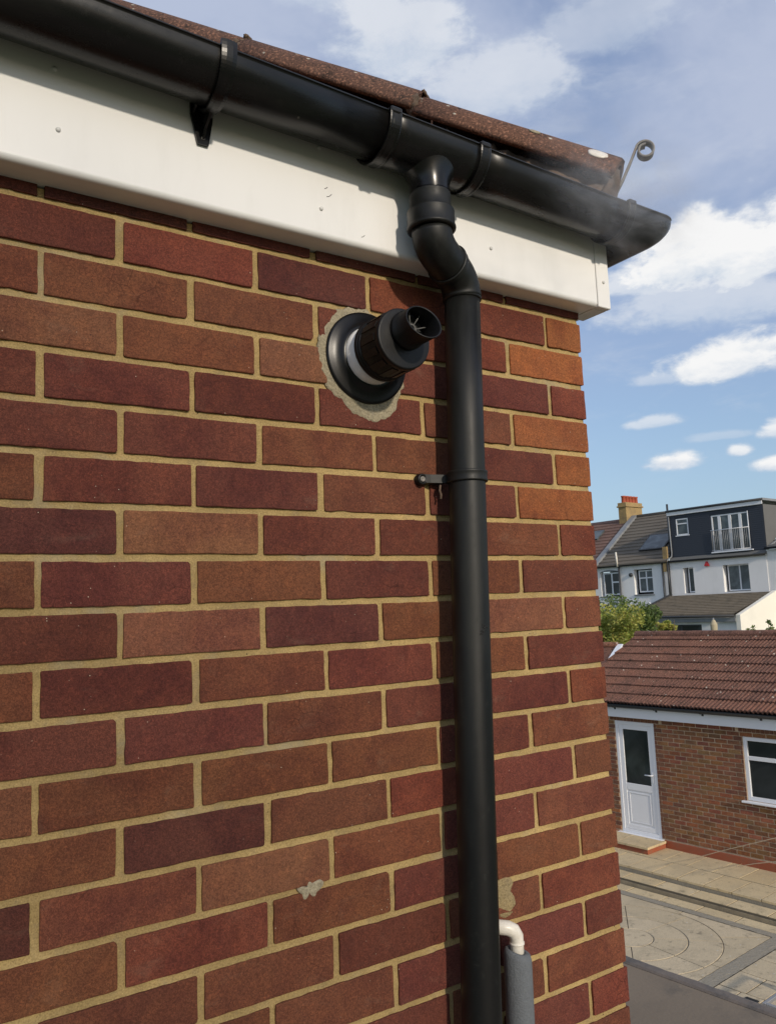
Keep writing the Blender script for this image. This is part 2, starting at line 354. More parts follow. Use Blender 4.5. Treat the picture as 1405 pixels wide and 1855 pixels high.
# two frames: 'w' = wall coordinates (x along the wall, y into it, z from the top bed joint); 'b' = back-garden frame (u, v, h)
TH = R(5.15); BROT = -(math.pi / 2 - TH)
UX, UY, VX, VY = math.sin(TH), -math.cos(TH), math.cos(TH), math.sin(TH)
def bf(u_, v_, h_=0): return (CAMX + u_ * UX + v_ * VX, CAMY + u_ * UY + v_ * VY, h_)
def place(o, org, frame):
    if frame == 'w': o.location = (org[0], org[1], org[2] + Z0)
    else: o.location = bf(*org); o.rotation_euler = (0, 0, BROT)
def root(name, org, frame, label, cat, group=None):
    o = bpy.data.objects.new(name, None); COL.objects.link(o); place(o, org, frame)
    o.empty_display_size = .1; ORI[o.name] = tuple(org)
    return props(o, label, cat, group)
def part(name, mb, mat, parent, smooth_fix=True, label=None, kind=None):
    m = mb.mesh(name, ORI[parent.name]); fix_normals(m)
    o = bpy.data.objects.new(name, m); COL.objects.link(o); o.parent = parent
    for q in (mat if isinstance(mat, (list, tuple)) else [mat]): m.materials.append(M[q])
    ORI[o.name] = ORI[parent.name]
    return props(o, label, kind=kind)
def sub(name, mb, mat, parent_part, **kw): return part(name, mb, mat, parent_part, **kw)
def solo(name, mb, mat, org, frame, label=None, cat=None, group=None, kind=None):
    m = mb.mesh(name, org); fix_normals(m); m.materials.append(M[mat])
    o = bpy.data.objects.new(name, m); COL.objects.link(o); place(o, org, frame); ORI[o.name] = tuple(org)
    return props(o, label, cat, group, kind)
def piece(name, mesh, parent, pos, rot=(0, 0, 0), scale=(1, 1, 1), color=None):
    o = bpy.data.objects.new(name, mesh); COL.objects.link(o); o.parent = parent
    og = ORI[parent.name]; o.location = (pos[0] - og[0], pos[1] - og[1], pos[2] - og[2]); o.rotation_euler = rot; o.scale = scale
    if color: o.color = (*color, 1)
    ORI[o.name] = tuple(pos); return o
def nz(x, y=0., z=0.): return mnoise.noise(Vector((x, y, z)))
def holes_wall(mb, x0, x1, z0, z1, y0, y1, holes):
    xs = sorted({x0, x1, *[h[0] for h in holes], *[h[1] for h in holes]}); zs = sorted({z0, z1, *[h[2] for h in holes], *[h[3] for h in holes]})
    xs = [q for q in xs if x0 <= q <= x1]; zs = [q for q in zs if z0 <= q <= z1]
    vi = {}
    def vid(x, y, z):
        k = (round(x, 5), round(y, 5), round(z, 5))
        if k not in vi: vi[k] = len(mb.v); mb.v.append(k)
        return vi[k]
    def solid(i, j):
        if i < 0 or j < 0 or i >= len(xs) - 1 or j >= len(zs) - 1: return False
        cx, cz = (xs[i] + xs[i + 1]) / 2, (zs[j] + zs[j + 1]) / 2
        return not any(h[0] < cx < h[1] and h[2] < cz < h[3] for h in holes)
    def q(*p): mb.f.append(tuple(vid(*a) for a in p)); mb.sm.append(False)
    for i in range(len(xs) - 1):
        for j in range(len(zs) - 1):
            if not solid(i, j): continue
            a, b, c, d = xs[i], xs[i + 1], zs[j], zs[j + 1]
            q((a, y0, c), (b, y0, c), (b, y0, d), (a, y0, d)); q((a, y1, c), (a, y1, d), (b, y1, d), (b, y1, c))
            if not solid(i - 1, j): q((a, y0, c), (a, y0, d), (a, y1, d), (a, y1, c))
            if not solid(i + 1, j): q((b, y0, c), (b, y1, c), (b, y1, d), (b, y0, d))
            if not solid(i, j - 1): q((a, y0, c), (a, y1, c), (b, y1, c), (b, y0, c))
            if not solid(i, j + 1): q((a, y0, d), (b, y0, d), (b, y1, d), (a, y1, d))
    return mb


# ================================================================ THE HOUSE WALL
FR = 2.62                                    # flat roof height above the yard
ZB = FR - Z0                                 # in wall coordinates
wall = root('brick_wall', (0, 0, ZB), 'w', 'red and brown brick wall with yellow mortar joints, carrying the black downpipe and the boiler flue', 'wall')
REC = .0046
def mortar_bed():
    mb = MB(); x0, x1, z0, z1 = -1.95, -.006, ZB, .018; st = .0075
    nx = int((x1 - x0) / st); nzv = int((z1 - z0) / st); vs = []; fs = []
    for j in range(nzv + 1):
        z = z0 + (z1 - z0) * j / nzv
        for i in range(nx + 1):
            x = x0 + (x1 - x0) * i / nx
            d = .0016 * nz(x * 38, z * 50) + .0011 * nz(x * 120, z * 120, 3)
            # weathered bed joints: struck back under the brick above
            ph = (-z / .075) % 1.0; ph = ph - 1 if ph > .5 else ph
            if abs(ph) < .09: d += .0012 * (-ph / .067)
            vs.append((x, REC + d, z))
    for j in range(nzv):
        for i in range(nx):
            a = j * (nx + 1) + i; fs.append((a, a + 1, a + nx + 2, a + nx + 1))
    mb.add(vs, fs, True)
    mb.box((-1.95, .020, ZB), (-.006, .2, .19))
    mb.box((-.2, .2, ZB), (-.006, 3.2, .19))
    # thin returns closing the bed at the corner
    mb.add([(-.006, REC, ZB), (-.006, .021, ZB), (-.006, .021, .018), (-.006, REC, .018)], [(0, 1, 2, 3)])
    return mb
part('mortar', mortar_bed(), 'mortar', wall)
def brick_mesh(w, h, dep, seed, n_corner=3, nedge=9):
    """wobbly edged brick: outline ring, chamfer ring and body; front face at y=0, centred in x and z"""
    rr = random.Random(seed); out = []; rad = rr.uniform(.0012, .0030)
    def edge(a, b, n):
        return [(a[0] + (b[0] - a[0]) * i / n, a[1] + (b[1] - a[1]) * i / n) for i in range(n)]
    W2, H2 = w / 2, h / 2; cs = [(-W2, -H2), (W2, -H2), (W2, H2), (-W2, H2)]
    rads = [rad * rr.uniform(.4, 1.6) * (2.2 if rr.random() < .10 else 1) for _ in range(4)]
    pts = []
    for k in range(4):
        c = cs[k]; nx_ = cs[(k + 1) % 4]; rk, rn = rads[k], rads[(k + 1) % 4]
        dx, dz = (nx_[0] - c[0]), (nx_[1] - c[1]); L = math.hypot(dx, dz); ux, uz = dx / L, dz / L
        pv = cs[k - 1]; px_, pz = (c[0] - pv[0]), (c[1] - pv[1]); L2 = math.hypot(px_, pz); px_, pz = px_ / L2, pz / L2
        for i in range(n_corner):
            t = (i + .5) / n_corner; a = (c[0] - px_ * rk * (1 - t) ** 2 + ux * rk * t ** 2, c[1] - pz * rk * (1 - t) ** 2 + uz * rk * t ** 2)
            pts.append(a)
        n = nedge * (2 if L > .15 else 1) if L > .08 else max(4, nedge // 2)
        pts += edge((c[0] + ux * rk, c[1] + uz * rk), (nx_[0] - ux * rn, nx_[1] - uz * rn), n)
    def wob(p, amp, s):
        l = math.hypot(*p) + 1e-6
        a = amp * (.6 * nz(p[0] * 40 + s, p[1] * 40, s) + .6 * nz(p[0] * 190, p[1] * 190 + s, s) - .8 * max(0, nz(p[0] * 34, p[1] * 34 + s, s * 2) - .38) * 5)
        return (p[0] * (1 + a / W2), p[1] * (1 + a / H2))
    o1 = [wob(p, .0013, seed * 3.7) for p in pts]
    inn = []
    for p in o1: inn.append((p[0] - math.copysign(min(.0014, abs(p[0]) * .1), p[0]) * (1 if abs(p[0]) > W2 - .006 else 0), p[1] - math.copysign(.0014, p[1]) * (1 if abs(p[1]) > H2 - .006 else 0)))
    in2 = [(p[0] * .80, p[1] * .6) for p in inn]
    mb = MB(); sm = .0006
    R3 = [[(p[0] * 1.0, dep, p[1]) for p in o1], [(p[0], .0032, p[1]) for p in o1], [(p[0] * .9995, .0007, p[1] * .999) for p in o1], [(p[0], .0001 + sm * nz(p[0] * 30, p[1] * 30, seed), p[1]) for p in inn],
          [(p[0], sm * nz(p[0] * 30, p[1] * 30, seed) - .0003, p[1]) for p in in2]]
    mb.loft(R3, caps=True, smooth=False)
    return mb
# colours: m maroon, d dark maroon, r red, b brown, t tan, o orange-brown
PAL = {'m': (.132, .041, .027), 'd': (.108, .036, .026), 'r': (.165, .048, .027), 'b': (.160, .059, .030), 't': (.198, .084, .044), 'o': (.270, .096, .034)}
ROWS = {-1: 'mmdmdmmmm', 0: 'orrdrmmb', 1: 'ormbbbmm', 2: 'rmmtbtmb', 3: 'obmmmmmb', 4: 'ombbmmmb', 5: 'ombmmbmb', 6: 'rbmmtdbm', 7: 'mbmbmbmb', 8: 'btbdtmbm', 9: 'mbmbmbmm',
        10: 'rmmbmmbm', 11: 'bmbbbbmb', 12: 'bmrbdbbm', 13: 'bmbtbdmb', 14: 'bbmbrbmb', 15: 'rbmbbmbb', 16: 'mmmbbmbm', 17: 'bbmbtbmb', 18: 'rmbbtbmb', 19: 'bmbmbbmb'}
VAR = {}
for kind_, w_, dep_ in (('s', .215, .05), ('h', .1025, .05), ('sc', .215, .1025), ('hc', .1025, .215)):
    VAR[kind_] = []
    for q in range(9 if kind_ == 's' else 5):
        m_ = brick_mesh(w_ - .001, .0640, dep_, q + 1 + 20 * len(VAR)).mesh('brick'); fix_normals(m_); m_.materials.append(M['brick']); VAR[kind_].append(m_)
NR = int((-ZB) / .075) + 1
for row in range(-1, NR):
    zc = -.075 * (row + .5); even = row % 2 == 0
    if zc - .033 < ZB: continue
    x = 0.0; k = 0
    word = ROWS.get(row) or ''.join(rnd.choice('bmbmrdb') for _ in range(9))
    while x > -1.93:
        w_ = .1025 if (even and k == 0) else .215
        typ = ('hc' if even else 'sc') if k == 0 else 's'
        c = PAL[word[min(k, len(word) - 1)]]; j = rnd.uniform(.9, 1.12); c = (c[0] * j, c[1] * j * rnd.uniform(.94, 1.06), c[2] * j * rnd.uniform(.92, 1.08))
        bx = x - w_ / 2 + (rnd.uniform(-.0016, .0016) if k else rnd.uniform(-.0008, .0008))
        mesh_ = rnd.choice(VAR[typ]); fl = rnd.random() < .5 and k > 0
        piece('brick', mesh_, wall, (bx, rnd.uniform(-.0008, .0009), zc + rnd.uniform(-.0009, .0009)), (0, rnd.uniform(-.004, .004), 0), (1, 1, 1), c)
        x -= w_ + .010; k += 1
# return wall round the corner (joined, almost out of sight)
mb = MB()
for row in range(-1, NR):
    zc = -.075 * (row + .5); y = .2250 if row % 2 == 0 else .1125
    if zc - .033 < ZB: continue
    while y < 3.1:
        mb.bbox((-.03, y, zc - .0325), (0, y + .215, zc + .0325), .003); y += .225
o_ = part('brick_return', mb, 'brick', wall, kind='stuff'); o_.color = (.2, .07, .04, 1)
# grey patches of repair mortar
def blob(cx, cz, pts, y, seed, th=.003, rough=.004):
    mb = MB(); n = 150; rings = []
    for k, (s, d) in enumerate(((1.01, .004), (1.0, -.0002), (.96, -.0014), (.6, -.0022), (.2, -.0022))):
        ring = []
        for i in range(n):
            t = 2 * math.pi * i / n; rr_ = pts(t) * (1 + (.06 * nz(math.cos(t) * 2.5 + seed, math.sin(t) * 2.5) + .05 * nz(math.cos(t) * 8, math.sin(t) * 8, seed) + .022 * nz(math.cos(t) * 22, math.sin(t) * 22, seed)) * (1 if k < 3 else .5)) * s
            px_, pz_ = cx + rr_ * math.cos(t), cz + rr_ * math.sin(t)
            ring.append((px_, y + d + .0012 * nz(px_ * 60, pz_ * 60, seed), pz_))
        rings.append(ring)
    return mb.loft(rings, caps=True, smooth=True)
part('mortar_patch', blob(-.570, -.168, lambda t: .0880 + .008 * max(0, math.cos(t - R(200))) ** 2 + .026 * max(0, math.cos(t - R(282))) ** 6 + .012 * max(0, math.cos(t - R(120))) ** 4, .0004, 3), 'patch', wall, label='pale grey mortar ring round the flue')
part('mortar_patch', blob(-.312, -1.152, lambda t: .022 + .014 * abs(math.sin(t)), .0012, 9), 'patch2', wall, label='tan mortar dab beside the grey lagged pipe')
part('mortar_patch', blob(-.715, -1.052, lambda t: .009 + .015 * max(0, math.cos(t - .15)) ** 2 + .009 * max(0, -math.cos(t - .15)) ** 2 + .004 * math.sin(5 * t), .0012, 15), 'patch', wall, label='small pale mortar smear on a bed joint')

# ================================================================ FASCIA
fas = root('fascia_board', (-1.0, -.05, .022), 'w', 'white plastic fascia board along the eaves above the brick wall', 'fascia board')
ZF, YF = .0215, -.050
def fascia_section(x):
    pts = [(0.02, ZF), (YF + .010, ZF)]
    for k in range(1, 8):
        t = k / 8 * math.pi / 2; pts.append((YF + .010 - .010 * math.sin(t), ZF + .010 - .010 * math.cos(t)))
    pts += [(YF, ZF + .010), (YF, .245), (YF + .014, .245), (YF + .014, ZF + .014), (.02, ZF + .014)]
    return [(x, a, b) for a, b in pts]
mb = MB(); mb.loft([fascia_section(x_) for x_ in (-2.4, -1.2, -.6, .0055)], caps=True, smooth=False)
part('board', mb, 'upvc', fas)
mb = MB()   # square corner trim with its return round the gable
mb.bbox((.0065, YF - .0025, ZF - .001), (.0460, YF + .012, .246), .0015)
mb.bbox((.0065, YF + .0122, ZF - .001), (.0458, .03, ZF + .004), .001)
part('corner_trim', mb, 'upvc', fas)
mb = MB(); mb.bbox((.0335, YF + .0125, ZF + .0045), (.0450, 2.6, .245), .0015); mb.bbox((.0005, .0305, ZF), (.033, 2.6, ZF + .003), .001)
part('return_board', mb, 'upvc', fas)
for x_, z_ in [(-1.108, .084), (-.68, .073), (-.296, .087), (.0265, .079), (-1.113, .176), (-.68, .186), (-1.55, .08), (-1.55, .18)]:
    mb = MB(); mb.lathe([(.0, -.0032), (.0018, -.0031), (.0034, -.0022), (.0038, 0)], (x_, YF - (.0025 if x_ > 0 else 0), z_), (0, 1, 0), 12)
    part('screw_cap', mb, 'screw', fas)
for (x_, z_, l_) in [(-.668, .098, .010), (-.672, .112, .006), (-.60, .040, .007)]:     # scratches in the face
    mb = MB(); mb.tube([(x_, YF - .0002, z_), (x_ + l_ * .5, YF - .0002, z_ + l_ * .2), (x_ + l_, YF - .0002, z_ + l_ * .7)], .0005, 5)
    part('scratch', mb, 'dark', fas)

# ================================================================ GUTTER
GR = .054; GY = -.106
def gz(x): return .2125 - .016 * (x + .49)
gut = root('gutter', (-.49, GY, .158), 'w', 'black half round plastic gutter fixed along the white fascia, turning the house corner', 'gutter')
def gsec(r_, lip=True, inner=.003, a0=-2, a1=182, n=26, z_up=0.004):
    """half-round section in (out, up) coordinates; out is away from the fascia"""
    pts = []
    for k in range(n + 1):
        t = R(a0 + (a1 - a0) * k / n); pts.append((math.cos(t) * r_, -math.sin(t) * r_))
    if lip:
        pts = [(r_ - .005, .0045), (r_ + .0006, .0045), (r_ + .0012, .001)] + pts
    for k in range(n + 1):
        t = R(a1 - (a1 - a0) * k / n); pts.append((math.cos(t) * (r_ - inner), -math.sin(t) * (r_ - inner)))
    return pts
def gut_run(x0, x1, r_, inner=.003, lip=True, steps=6, a0=-2, a1=182):
    mb = MB(); rings = []
    for i in range(steps + 1):
        x = x0 + (x1 - x0) * i / steps
        rings.append([(x, GY - a, gz(x) + b) for a, b in gsec(r_, lip, inner, a0, a1)])
    return mb.loft(rings, caps=True, smooth=True)
part('gutter_length', gut_run(-2.4, -.592, GR), 'black', gut)
part('gutter_length', gut_run(-.398, .004, GR), 'black', gut)
# running outlet
out_ = part('running_outlet', gut_run(-.600, -.392, GR + .0035, .0025), 'black', gut)
def strap(x0, x1, r_, a0=-6, a1=170, bulge=.002):
    mb = MB(); n = 34; rings = []
    for k in range(n + 1):
        t = R(a0 + (a1 - a0) * k / n); c_, s_ = math.cos(t), math.sin(t)
        sec = [(x0, r_ - .003), (x0, r_ + bulge * .6), (x0 + .0022, r_ + bulge), (x0 + .0042, r_ + bulge), (x0 + .006, r_ + bulge * .35), (x1 - .006, r_ + bulge * .35), (x1 - .0042, r_ + bulge), (x1 - .002, r_ + bulge), (x1, r_ + bulge * .5), (x1, r_ - .003)]
        rings.append([(x, GY - c_ * q, gz(x) - s_ * q) for x, q in sec])
    mb.loft(rings, caps=True, smooth=False)
    # clip ear over the front rim
    mb.bbox((x0, GY - r_ - .003, gz(x0) - .002), (x1, GY - r_ + .008, gz(x0) + .0085), .002)
    return mb
sub('socket_strap', strap(-.606, -.583, GR + .0055), 'black', out_)
sub('socket_strap', strap(-.409, -.386, GR + .0055), 'black', out_)
OX, OY = -.486, GY
mb = MB(); rings = []
for k in range(11):
    t = k / 10; hz = gz(OX) - (.034 + .058 * t); fl_ = max(0, 1 - t * 1.15) ** 2.2
    rx, ry = .0365 + .034 * fl_, .0365 + .0085 * fl_
    rings.append([(OX + rx * math.cos(q), OY + ry * math.sin(q), hz) for q in [2 * math.pi * i / 44 for i in range(44)]])
mb.loft(rings, smooth=True)
mb.lathe([(.0365, -.088), (.0365, -.1225)], (OX, OY, gz(OX)), (0, 0, 1), 44)
sub('outlet_spigot', mb, 'black', out_)
# gutter angle round the corner
GSX = .092
def angle():
    mb = MB(); rings = []; r_ = GR + .003
    path = [((-.004), 0), (.03, 0)]
    sec = gsec(r_, True, .003)
    for x in (-.004, .002): rings.append([(x, GY - a, gz(0) + b) for a, b in sec])
    for dx_, dy_ in ((-.030, 0), (-.016, .0030), (-.0075, .0075), (-.0030, .016), (0, .030)):
        rings.append([(GSX + a + dx_, GY - a + dy_, gz(0) + b) for a, b in sec])
    for y in (.05, .09): rings.append([(GSX + a, y, gz(0) + b) for a, b in sec])
    return mb.loft(rings, caps=True, smooth=True)
ang = part('gutter_angle', angle(), 'black', gut)
sub('socket_strap', strap(-.008, .014, GR + .005), 'black', ang)
mb = MB(); rings = []
for y in (.0915, 2.6): rings.append([(GSX + a, y, gz(0) + b) for a, b in gsec(GR)])
mb.loft(rings, caps=True, smooth=True); part('gutter_length', mb, 'black', gut)
mb = MB(); rings = []
for k in range(31):
    t = R(-4 + 176 * k / 30); c_, s_ = math.cos(t), math.sin(t)
    rings.append([(GSX + c_ * q, y, gz(0) - s_ * q) for y, q in ((.07, .055), (.07, .061), (.075, .063), (.088, .063), (.094, .061), (.094, .055))])
mb.loft(rings, caps=True); sub('socket_strap', mb, 'black', ang)
def fascia_bracket(x):
    br = MB(); n = 30; rings = []; r_ = GR + .0035
    for k in range(n + 1):
        t = R(-10 + 150 * k / n); c_, s_ = math.cos(t), math.sin(t); hw = .0125 - .003 * (k / n)
        rings.append([(x - hw, GY - c_ * r_, gz(x) - s_ * r_), (x - hw, GY - c_ * (r_ + .004), gz(x) - s_ * (r_ + .004)), (x - hw * .4, GY - c_ * (r_ + .0055), gz(x) - s_ * (r_ + .0055)), (x + hw * .4, GY - c_ * (r_ + .0055), gz(x) - s_ * (r_ + .0055)), (x + hw, GY - c_ * (r_ + .004), gz(x) - s_ * (r_ + .004)), (x + hw, GY - c_ * r_, gz(x) - s_ * r_)])
    br.loft(rings, caps=True, smooth=False)
    br.bbox((x - .011, GY - r_ - .004, gz(x) + .0), (x + .011, GY - r_ + .009, gz(x) + .010), .0015)
    # foot plate on the fascia, tapering down, with a centre web
    y0, y1 = YF - .0015, YF - .006
    pl = [(x - .020, .205), (x - .020, .172), (x - .009, .1235), (x + .009, .1235), (x + .016, .165), (x + .020, .205)]
    br.prism([(a, y0, b) for a, b in pl], (0, -.0045, 0))
    br.prism([(x - .002, y1, .130), (x - .002, y1, .19), (x - .002, GY + .01, .165), (x - .002, GY + .004, gz(x) - GR - .002), (x - .002, y1 - .012, .145)], (.004, 0, 0))
    br.prism([(x - .017, y1, .172), (x - .017, y1, .2), (x - .017, y1 - .03, .185)], (.003, 0, 0)); br.prism([(x + .013, y1, .172), (x + .013, y1, .2), (x + .013, y1 - .03, .185)], (.003, 0, 0))
    b = part('bracket', br, 'black', gut)
    s_ = MB(); s_.lathe([(0, -.001), (.003, -.001), (.0034, 0)], (x, y1 - .0002, .134), (0, 1, 0), 10); sub('screw', s_, 'steel', b)
    return b
fascia_bracket(-.893); fascia_bracket(-1.70)

# ================================================================ DOWNPIPE
dp = root('downpipe', (-.44, -.056, ZB), 'w', 'black round plastic downpipe with swan neck running down the brick wall', 'downpipe')
zt = .054
mb = MB(); mb.lathe([(.0372, .1215), (.0378, .1205), (.0382, .119), (.0375, .117), (.0372, .092), (.0390, .0905), (.0425, .0895), (.0432, .087), (.0428, .085), (.0428, .0615), (.0440, .060), (.0446, .0575), (.0440, .055), (.0400, .0535), (.0365, .0535)], (OX, OY, 0), (0, 0, 1), 48)
part('collar', mb, 'pipe', dp)
def bez(p0, p1, p2, p3, n):
    p0, p1, p2, p3 = map(Vector, (p0, p1, p2, p3))
    return [p0 * (1 - t) ** 3 + p1 * 3 * t * (1 - t) ** 2 + p2 * 3 * t * t * (1 - t) + p3 * t ** 3 for t in [i / n for i in range(n + 1)]]
PT = (-.3795, -.053)
sw = bez((OX, OY, .056), (OX + .004, OY + .003, -.004), (PT[0] - .004, PT[1] - .003, .036), (PT[0], PT[1], -.034), 32)
mb = MB(); mb.tube(sw[:17], [.0368] * 15 + [.0372, .0372], 44); part('bend', mb, 'pipe', dp)
mb = MB(); mb.tube(sw[16:], [.0385, .0392, .0388] + [.0368] * 11 + [.0366, .0370, .0372], 44); part('bend', mb, 'pipe', dp)
d_ = (sw[17] - sw[15]).normalized(); mb = MB(); mb.lathe([(.0375, -.0022), (.0400, -.0016), (.0404, 0), (.0400, .0016), (.0375, .0022)], sw[16], d_, 44); part('seam_ring', mb, 'pipe', dp)
def pipe_c(z): return (PT[0] - .038 * (-.035 - z), PT[1] - .004 * (-.035 - z), z)
mb = MB(); zs_ = [-.030, -.3, -.6, -.9, -1.2, -1.6, ZB + .12]
mb.tube([pipe_c(q) for q in zs_], .0340, 48); part('pipe', mb, 'pipe', dp)
mb = MB(); mb.lathe([(.0342, .003), (.0366, .0026), (.0370, .0), (.0366, -.003), (.0342, -.0034)], pipe_c(-.036), (0, 0, 1), 44); part('seam_ring', mb, 'pipe', dp)
mb = MB(); c = pipe_c(ZB + .1); mb.tube([c, (c[0], c[1], ZB + .07), (c[0], c[1] - .03, ZB + .035), (c[0], c[1] - .08, ZB + .02)], .0365, 32, caps=False); part('shoe', mb, 'pipe', dp)
mb = MB()                                    # dark scuffs on the front of the pipe
for dz_, l_, w_ in ((0, .022, .0012), (-.006, .015, .0016), (-.011, .009, .0010), (.004, .010, .0008)):
    c = pipe_c(-.655 + dz_); pts = []
    for k in range(7):
        a_ = R(262 + 28 * (k / 6) * l_ / .022 + dz_ * 500); pts.append((c[0] + .0341 * math.cos(a_), c[1] + .0341 * math.sin(a_), c[2] + .002 * math.sin(k * 1.9 + dz_ * 300)))
    mb.tube(pts, [w_ * .3, w_, w_ * .6, w_ * 1.2, w_ * .5, w_, w_ * .2], 6)
part('scuff_mark', mb, 'dark', dp)
# clip
ZC = -.380; c = pipe_c(ZC)
mb = MB(); mb.lathe([(.0342, -.0105), (.0375, -.0105), (.0386, -.0085), (.0376, -.006), (.0376, .004), (.0384, .006), (.0384, .0085), (.0374, .0098), (.0342, .0098)], c, (0, 0, 1), 48)
lx = -.463
mb.prism([(lx + .004, -.001, ZC - .0085), (c[0] - .030, -.001, ZC - .009), (c[0] - .026, -.030, ZC - .009), (lx + .016, -.0155, ZC - .0075), (lx + .004, -.013, ZC - .0075)], (0, 0, .0155))
clip = part('clip', mb, 'pipe', dp)
mb = MB(); mb.lathe([(.0105, 0), (.0105, -.012), (.0095, -.0135), (.0065, -.0137), (.0060, -.0105), (0, -.0105)], (lx, -.0, ZC - .001), (0, 1, 0), 28); sub('lug', mb, 'pipe', clip)
mb = MB(); mb.lathe([(.0052, -.0103), (.0050, -.0135), (.0036, -.0140), (.0015, -.0115), (0, -.0112)], (lx, -.0, ZC - .001), (0, 1, 0), 20); sub('screw', mb, 'steel', clip)
mb = MB(); mb.tube([(c[0] - .036, -.02, ZC - .012), (c[0] - .0385, -.02, ZC - .022), (c[0] - .0355, -.02, ZC - .030), (c[0] - .037, -.02, ZC - .038)], .0022, 6); part('sealant_drip', mb, 'hipm', dp)

# ================================================================ BOILER FLUE
FX, FZ = -.568, -.1635
fl = root('flue_terminal', (FX, 0, FZ), 'w', 'black boiler flue terminal with white band and angled outlet, sticking out of the brick wall', 'flue')
A = (0, 1, 0)
mb = MB(); mb.lathe([(.0845, .002), (.0850, -.004), (.0838, -.0062), (.080, -.0072), (.074, -.0085), (.066, -.0110), (.060, -.0150), (.057, -.0180), (.0535, -.0185)], (FX, 0, FZ), A, 72); part('wall_flange', mb, 'gloss', fl)
mb = MB(); mb.lathe([(.0528, -.012), (.0528, -.050), (.050, -.050)], (FX, 0, FZ), A, 64); part('white_band', mb, 'white', fl)
mb = MB()
mb.lathe([(.050, -.0485), (.0552, -.0490), (.0562, -.0500), (.0562, -.0570), (.0552, -.0580), (.0540, -.0582), (.0540, -.0600), (.0555, -.0605), (.0558, -.0635), (.0530, -.0650)], (FX, 0, FZ), A, 64)
mb.lathe([(.0530, -.0650), (.0520, -.110), (.0527, -.1105), (.0532, -.1120), (.0532, -.1200), (.0520, -.1218), (.050, -.1222), (.0, -.1222)], (FX, 0, FZ), A, 64)
body = part('terminal_body', mb, 'flue', fl)
for k in range(14):
    t = 2 * math.pi * k / 14
    mb = MB(); ex = Vector((math.cos(t), 0, math.sin(t))); ey = Vector((-math.sin(t), 0, math.cos(t))); o = Vector((FX, 0, FZ))
    q = [o + ex * a + ey * b for a, b in ((.0505, -.0066), (.0538, -.0058), (.0538, .0058), (.0505, .0066))]
    mb.loft([[p + Vector((0, y, 0)) for p in q] for y in (-.0655, -.1085)], caps=True); sub('grip_rib', mb, 'flue', body)
# outlet tube, set high on the end face, mouth cut on the slant
TX, TZ = FX + .0045, FZ + .0135; tr = .0318
mb = MB(); n = 56; rings = []
def mouth_y(t): return -.173 + .012 * math.sin(t) * 1.0 - .004 * math.cos(t)
for rr_, fy in ((tr, lambda t: -.1235), (tr + .002, lambda t: -.1245), (tr + .002, lambda t: -.1300), (tr, lambda t: -.1310), (tr * .99, lambda t: mouth_y(t) + .0015), (tr * .985, mouth_y), (tr * .93, mouth_y), (tr * .90, lambda t: mouth_y(t) + .0015), (tr * .90, lambda t: -.128)):
    rings.append([(TX + rr_ * math.cos(2 * math.pi * k / n), fy(2 * math.pi * k / n), TZ + rr_ * math.sin(2 * math.pi * k / n)) for k in range(n)])
mb.loft(rings, smooth=True); tube_ = part('outlet_tube', mb, 'flue', fl)
mb = MB(); mb.lathe([(0, -.1275), (tr * .9, -.1275)], (TX, 0, TZ), A, 40); sub('tube_end', mb, 'dark', tube_)
mb = MB(); gy = -.138
mb.lathe([(.0070, gy), (.0070, gy - .004), (.0095, gy - .004), (.0095, gy), (.0070, gy)], (TX - .003, 0, TZ - .003), A, 28)
for k in range(8):
    t = 2 * math.pi * k / 8 + .2; ex = Vector((math.cos(t), 0, math.sin(t)))
    o = Vector((TX - .003, gy - .002, TZ - .003)); mb.tube([o + ex * .009, Vector((TX, gy - .002, TZ)) + ex * tr * .9], .0010, 6)
sub('star_guard', mb, 'cheek', tube_)

# ================================================================ CONDENSATE PIPE
cp = root('condensate_pipe', (-.325, -.035, ZB), 'w', 'white elbow and grey foam lagged pipe low on the brick wall beside the downpipe', 'pipe')
EX = -.322; EZ = -1.190
mb = MB(); mb.tube([(EX - .040, .004, EZ + .004), (EX - .036, -.010, EZ + .003), (EX - .028, -.026, EZ + .002), (EX - .016, -.033, EZ), (EX - .006, -.036, EZ - .006), (EX - .0005, -.037, EZ - .016), (EX, -.037, EZ - .028), (EX, -.037, EZ - .07)], [.0125, .0125, .0125, .0128, .0130, .0128, .0120, .0115], 28)
mb.lathe([(.0118, EZ - .026), (.0135, EZ - .026), (.0135, EZ - .030), (.0118, EZ - .031)], (EX, -.037, 0), (0, 0, 1), 28)
part('elbow', mb, 'cream', cp)
mb = MB(); rings = []; n = 40
for k, (z, rr_) in enumerate([(EZ - .075, .0125), (EZ - .044, .0130), (EZ - .040, .0175), (EZ - .0425, .0225), (EZ - .052, .0248), (EZ - .10, .0252), (EZ - .3, .0250), (EZ - .6, .0252), (ZB, .0250)]):
    rings.append([(EX - .002 * k * 0 + rr_ * math.cos(2 * math.pi * i / n) - .02 * (EZ - .04 - z), -.037 + rr_ * math.sin(2 * math.pi * i / n), z - (.006 * math.cos(2 * math.pi * i / n + .6) if 1 < k < 5 else 0)) for i in range(n)])
mb.loft(rings, caps=True, smooth=True); part('foam_lagging', mb, 'foam', cp)

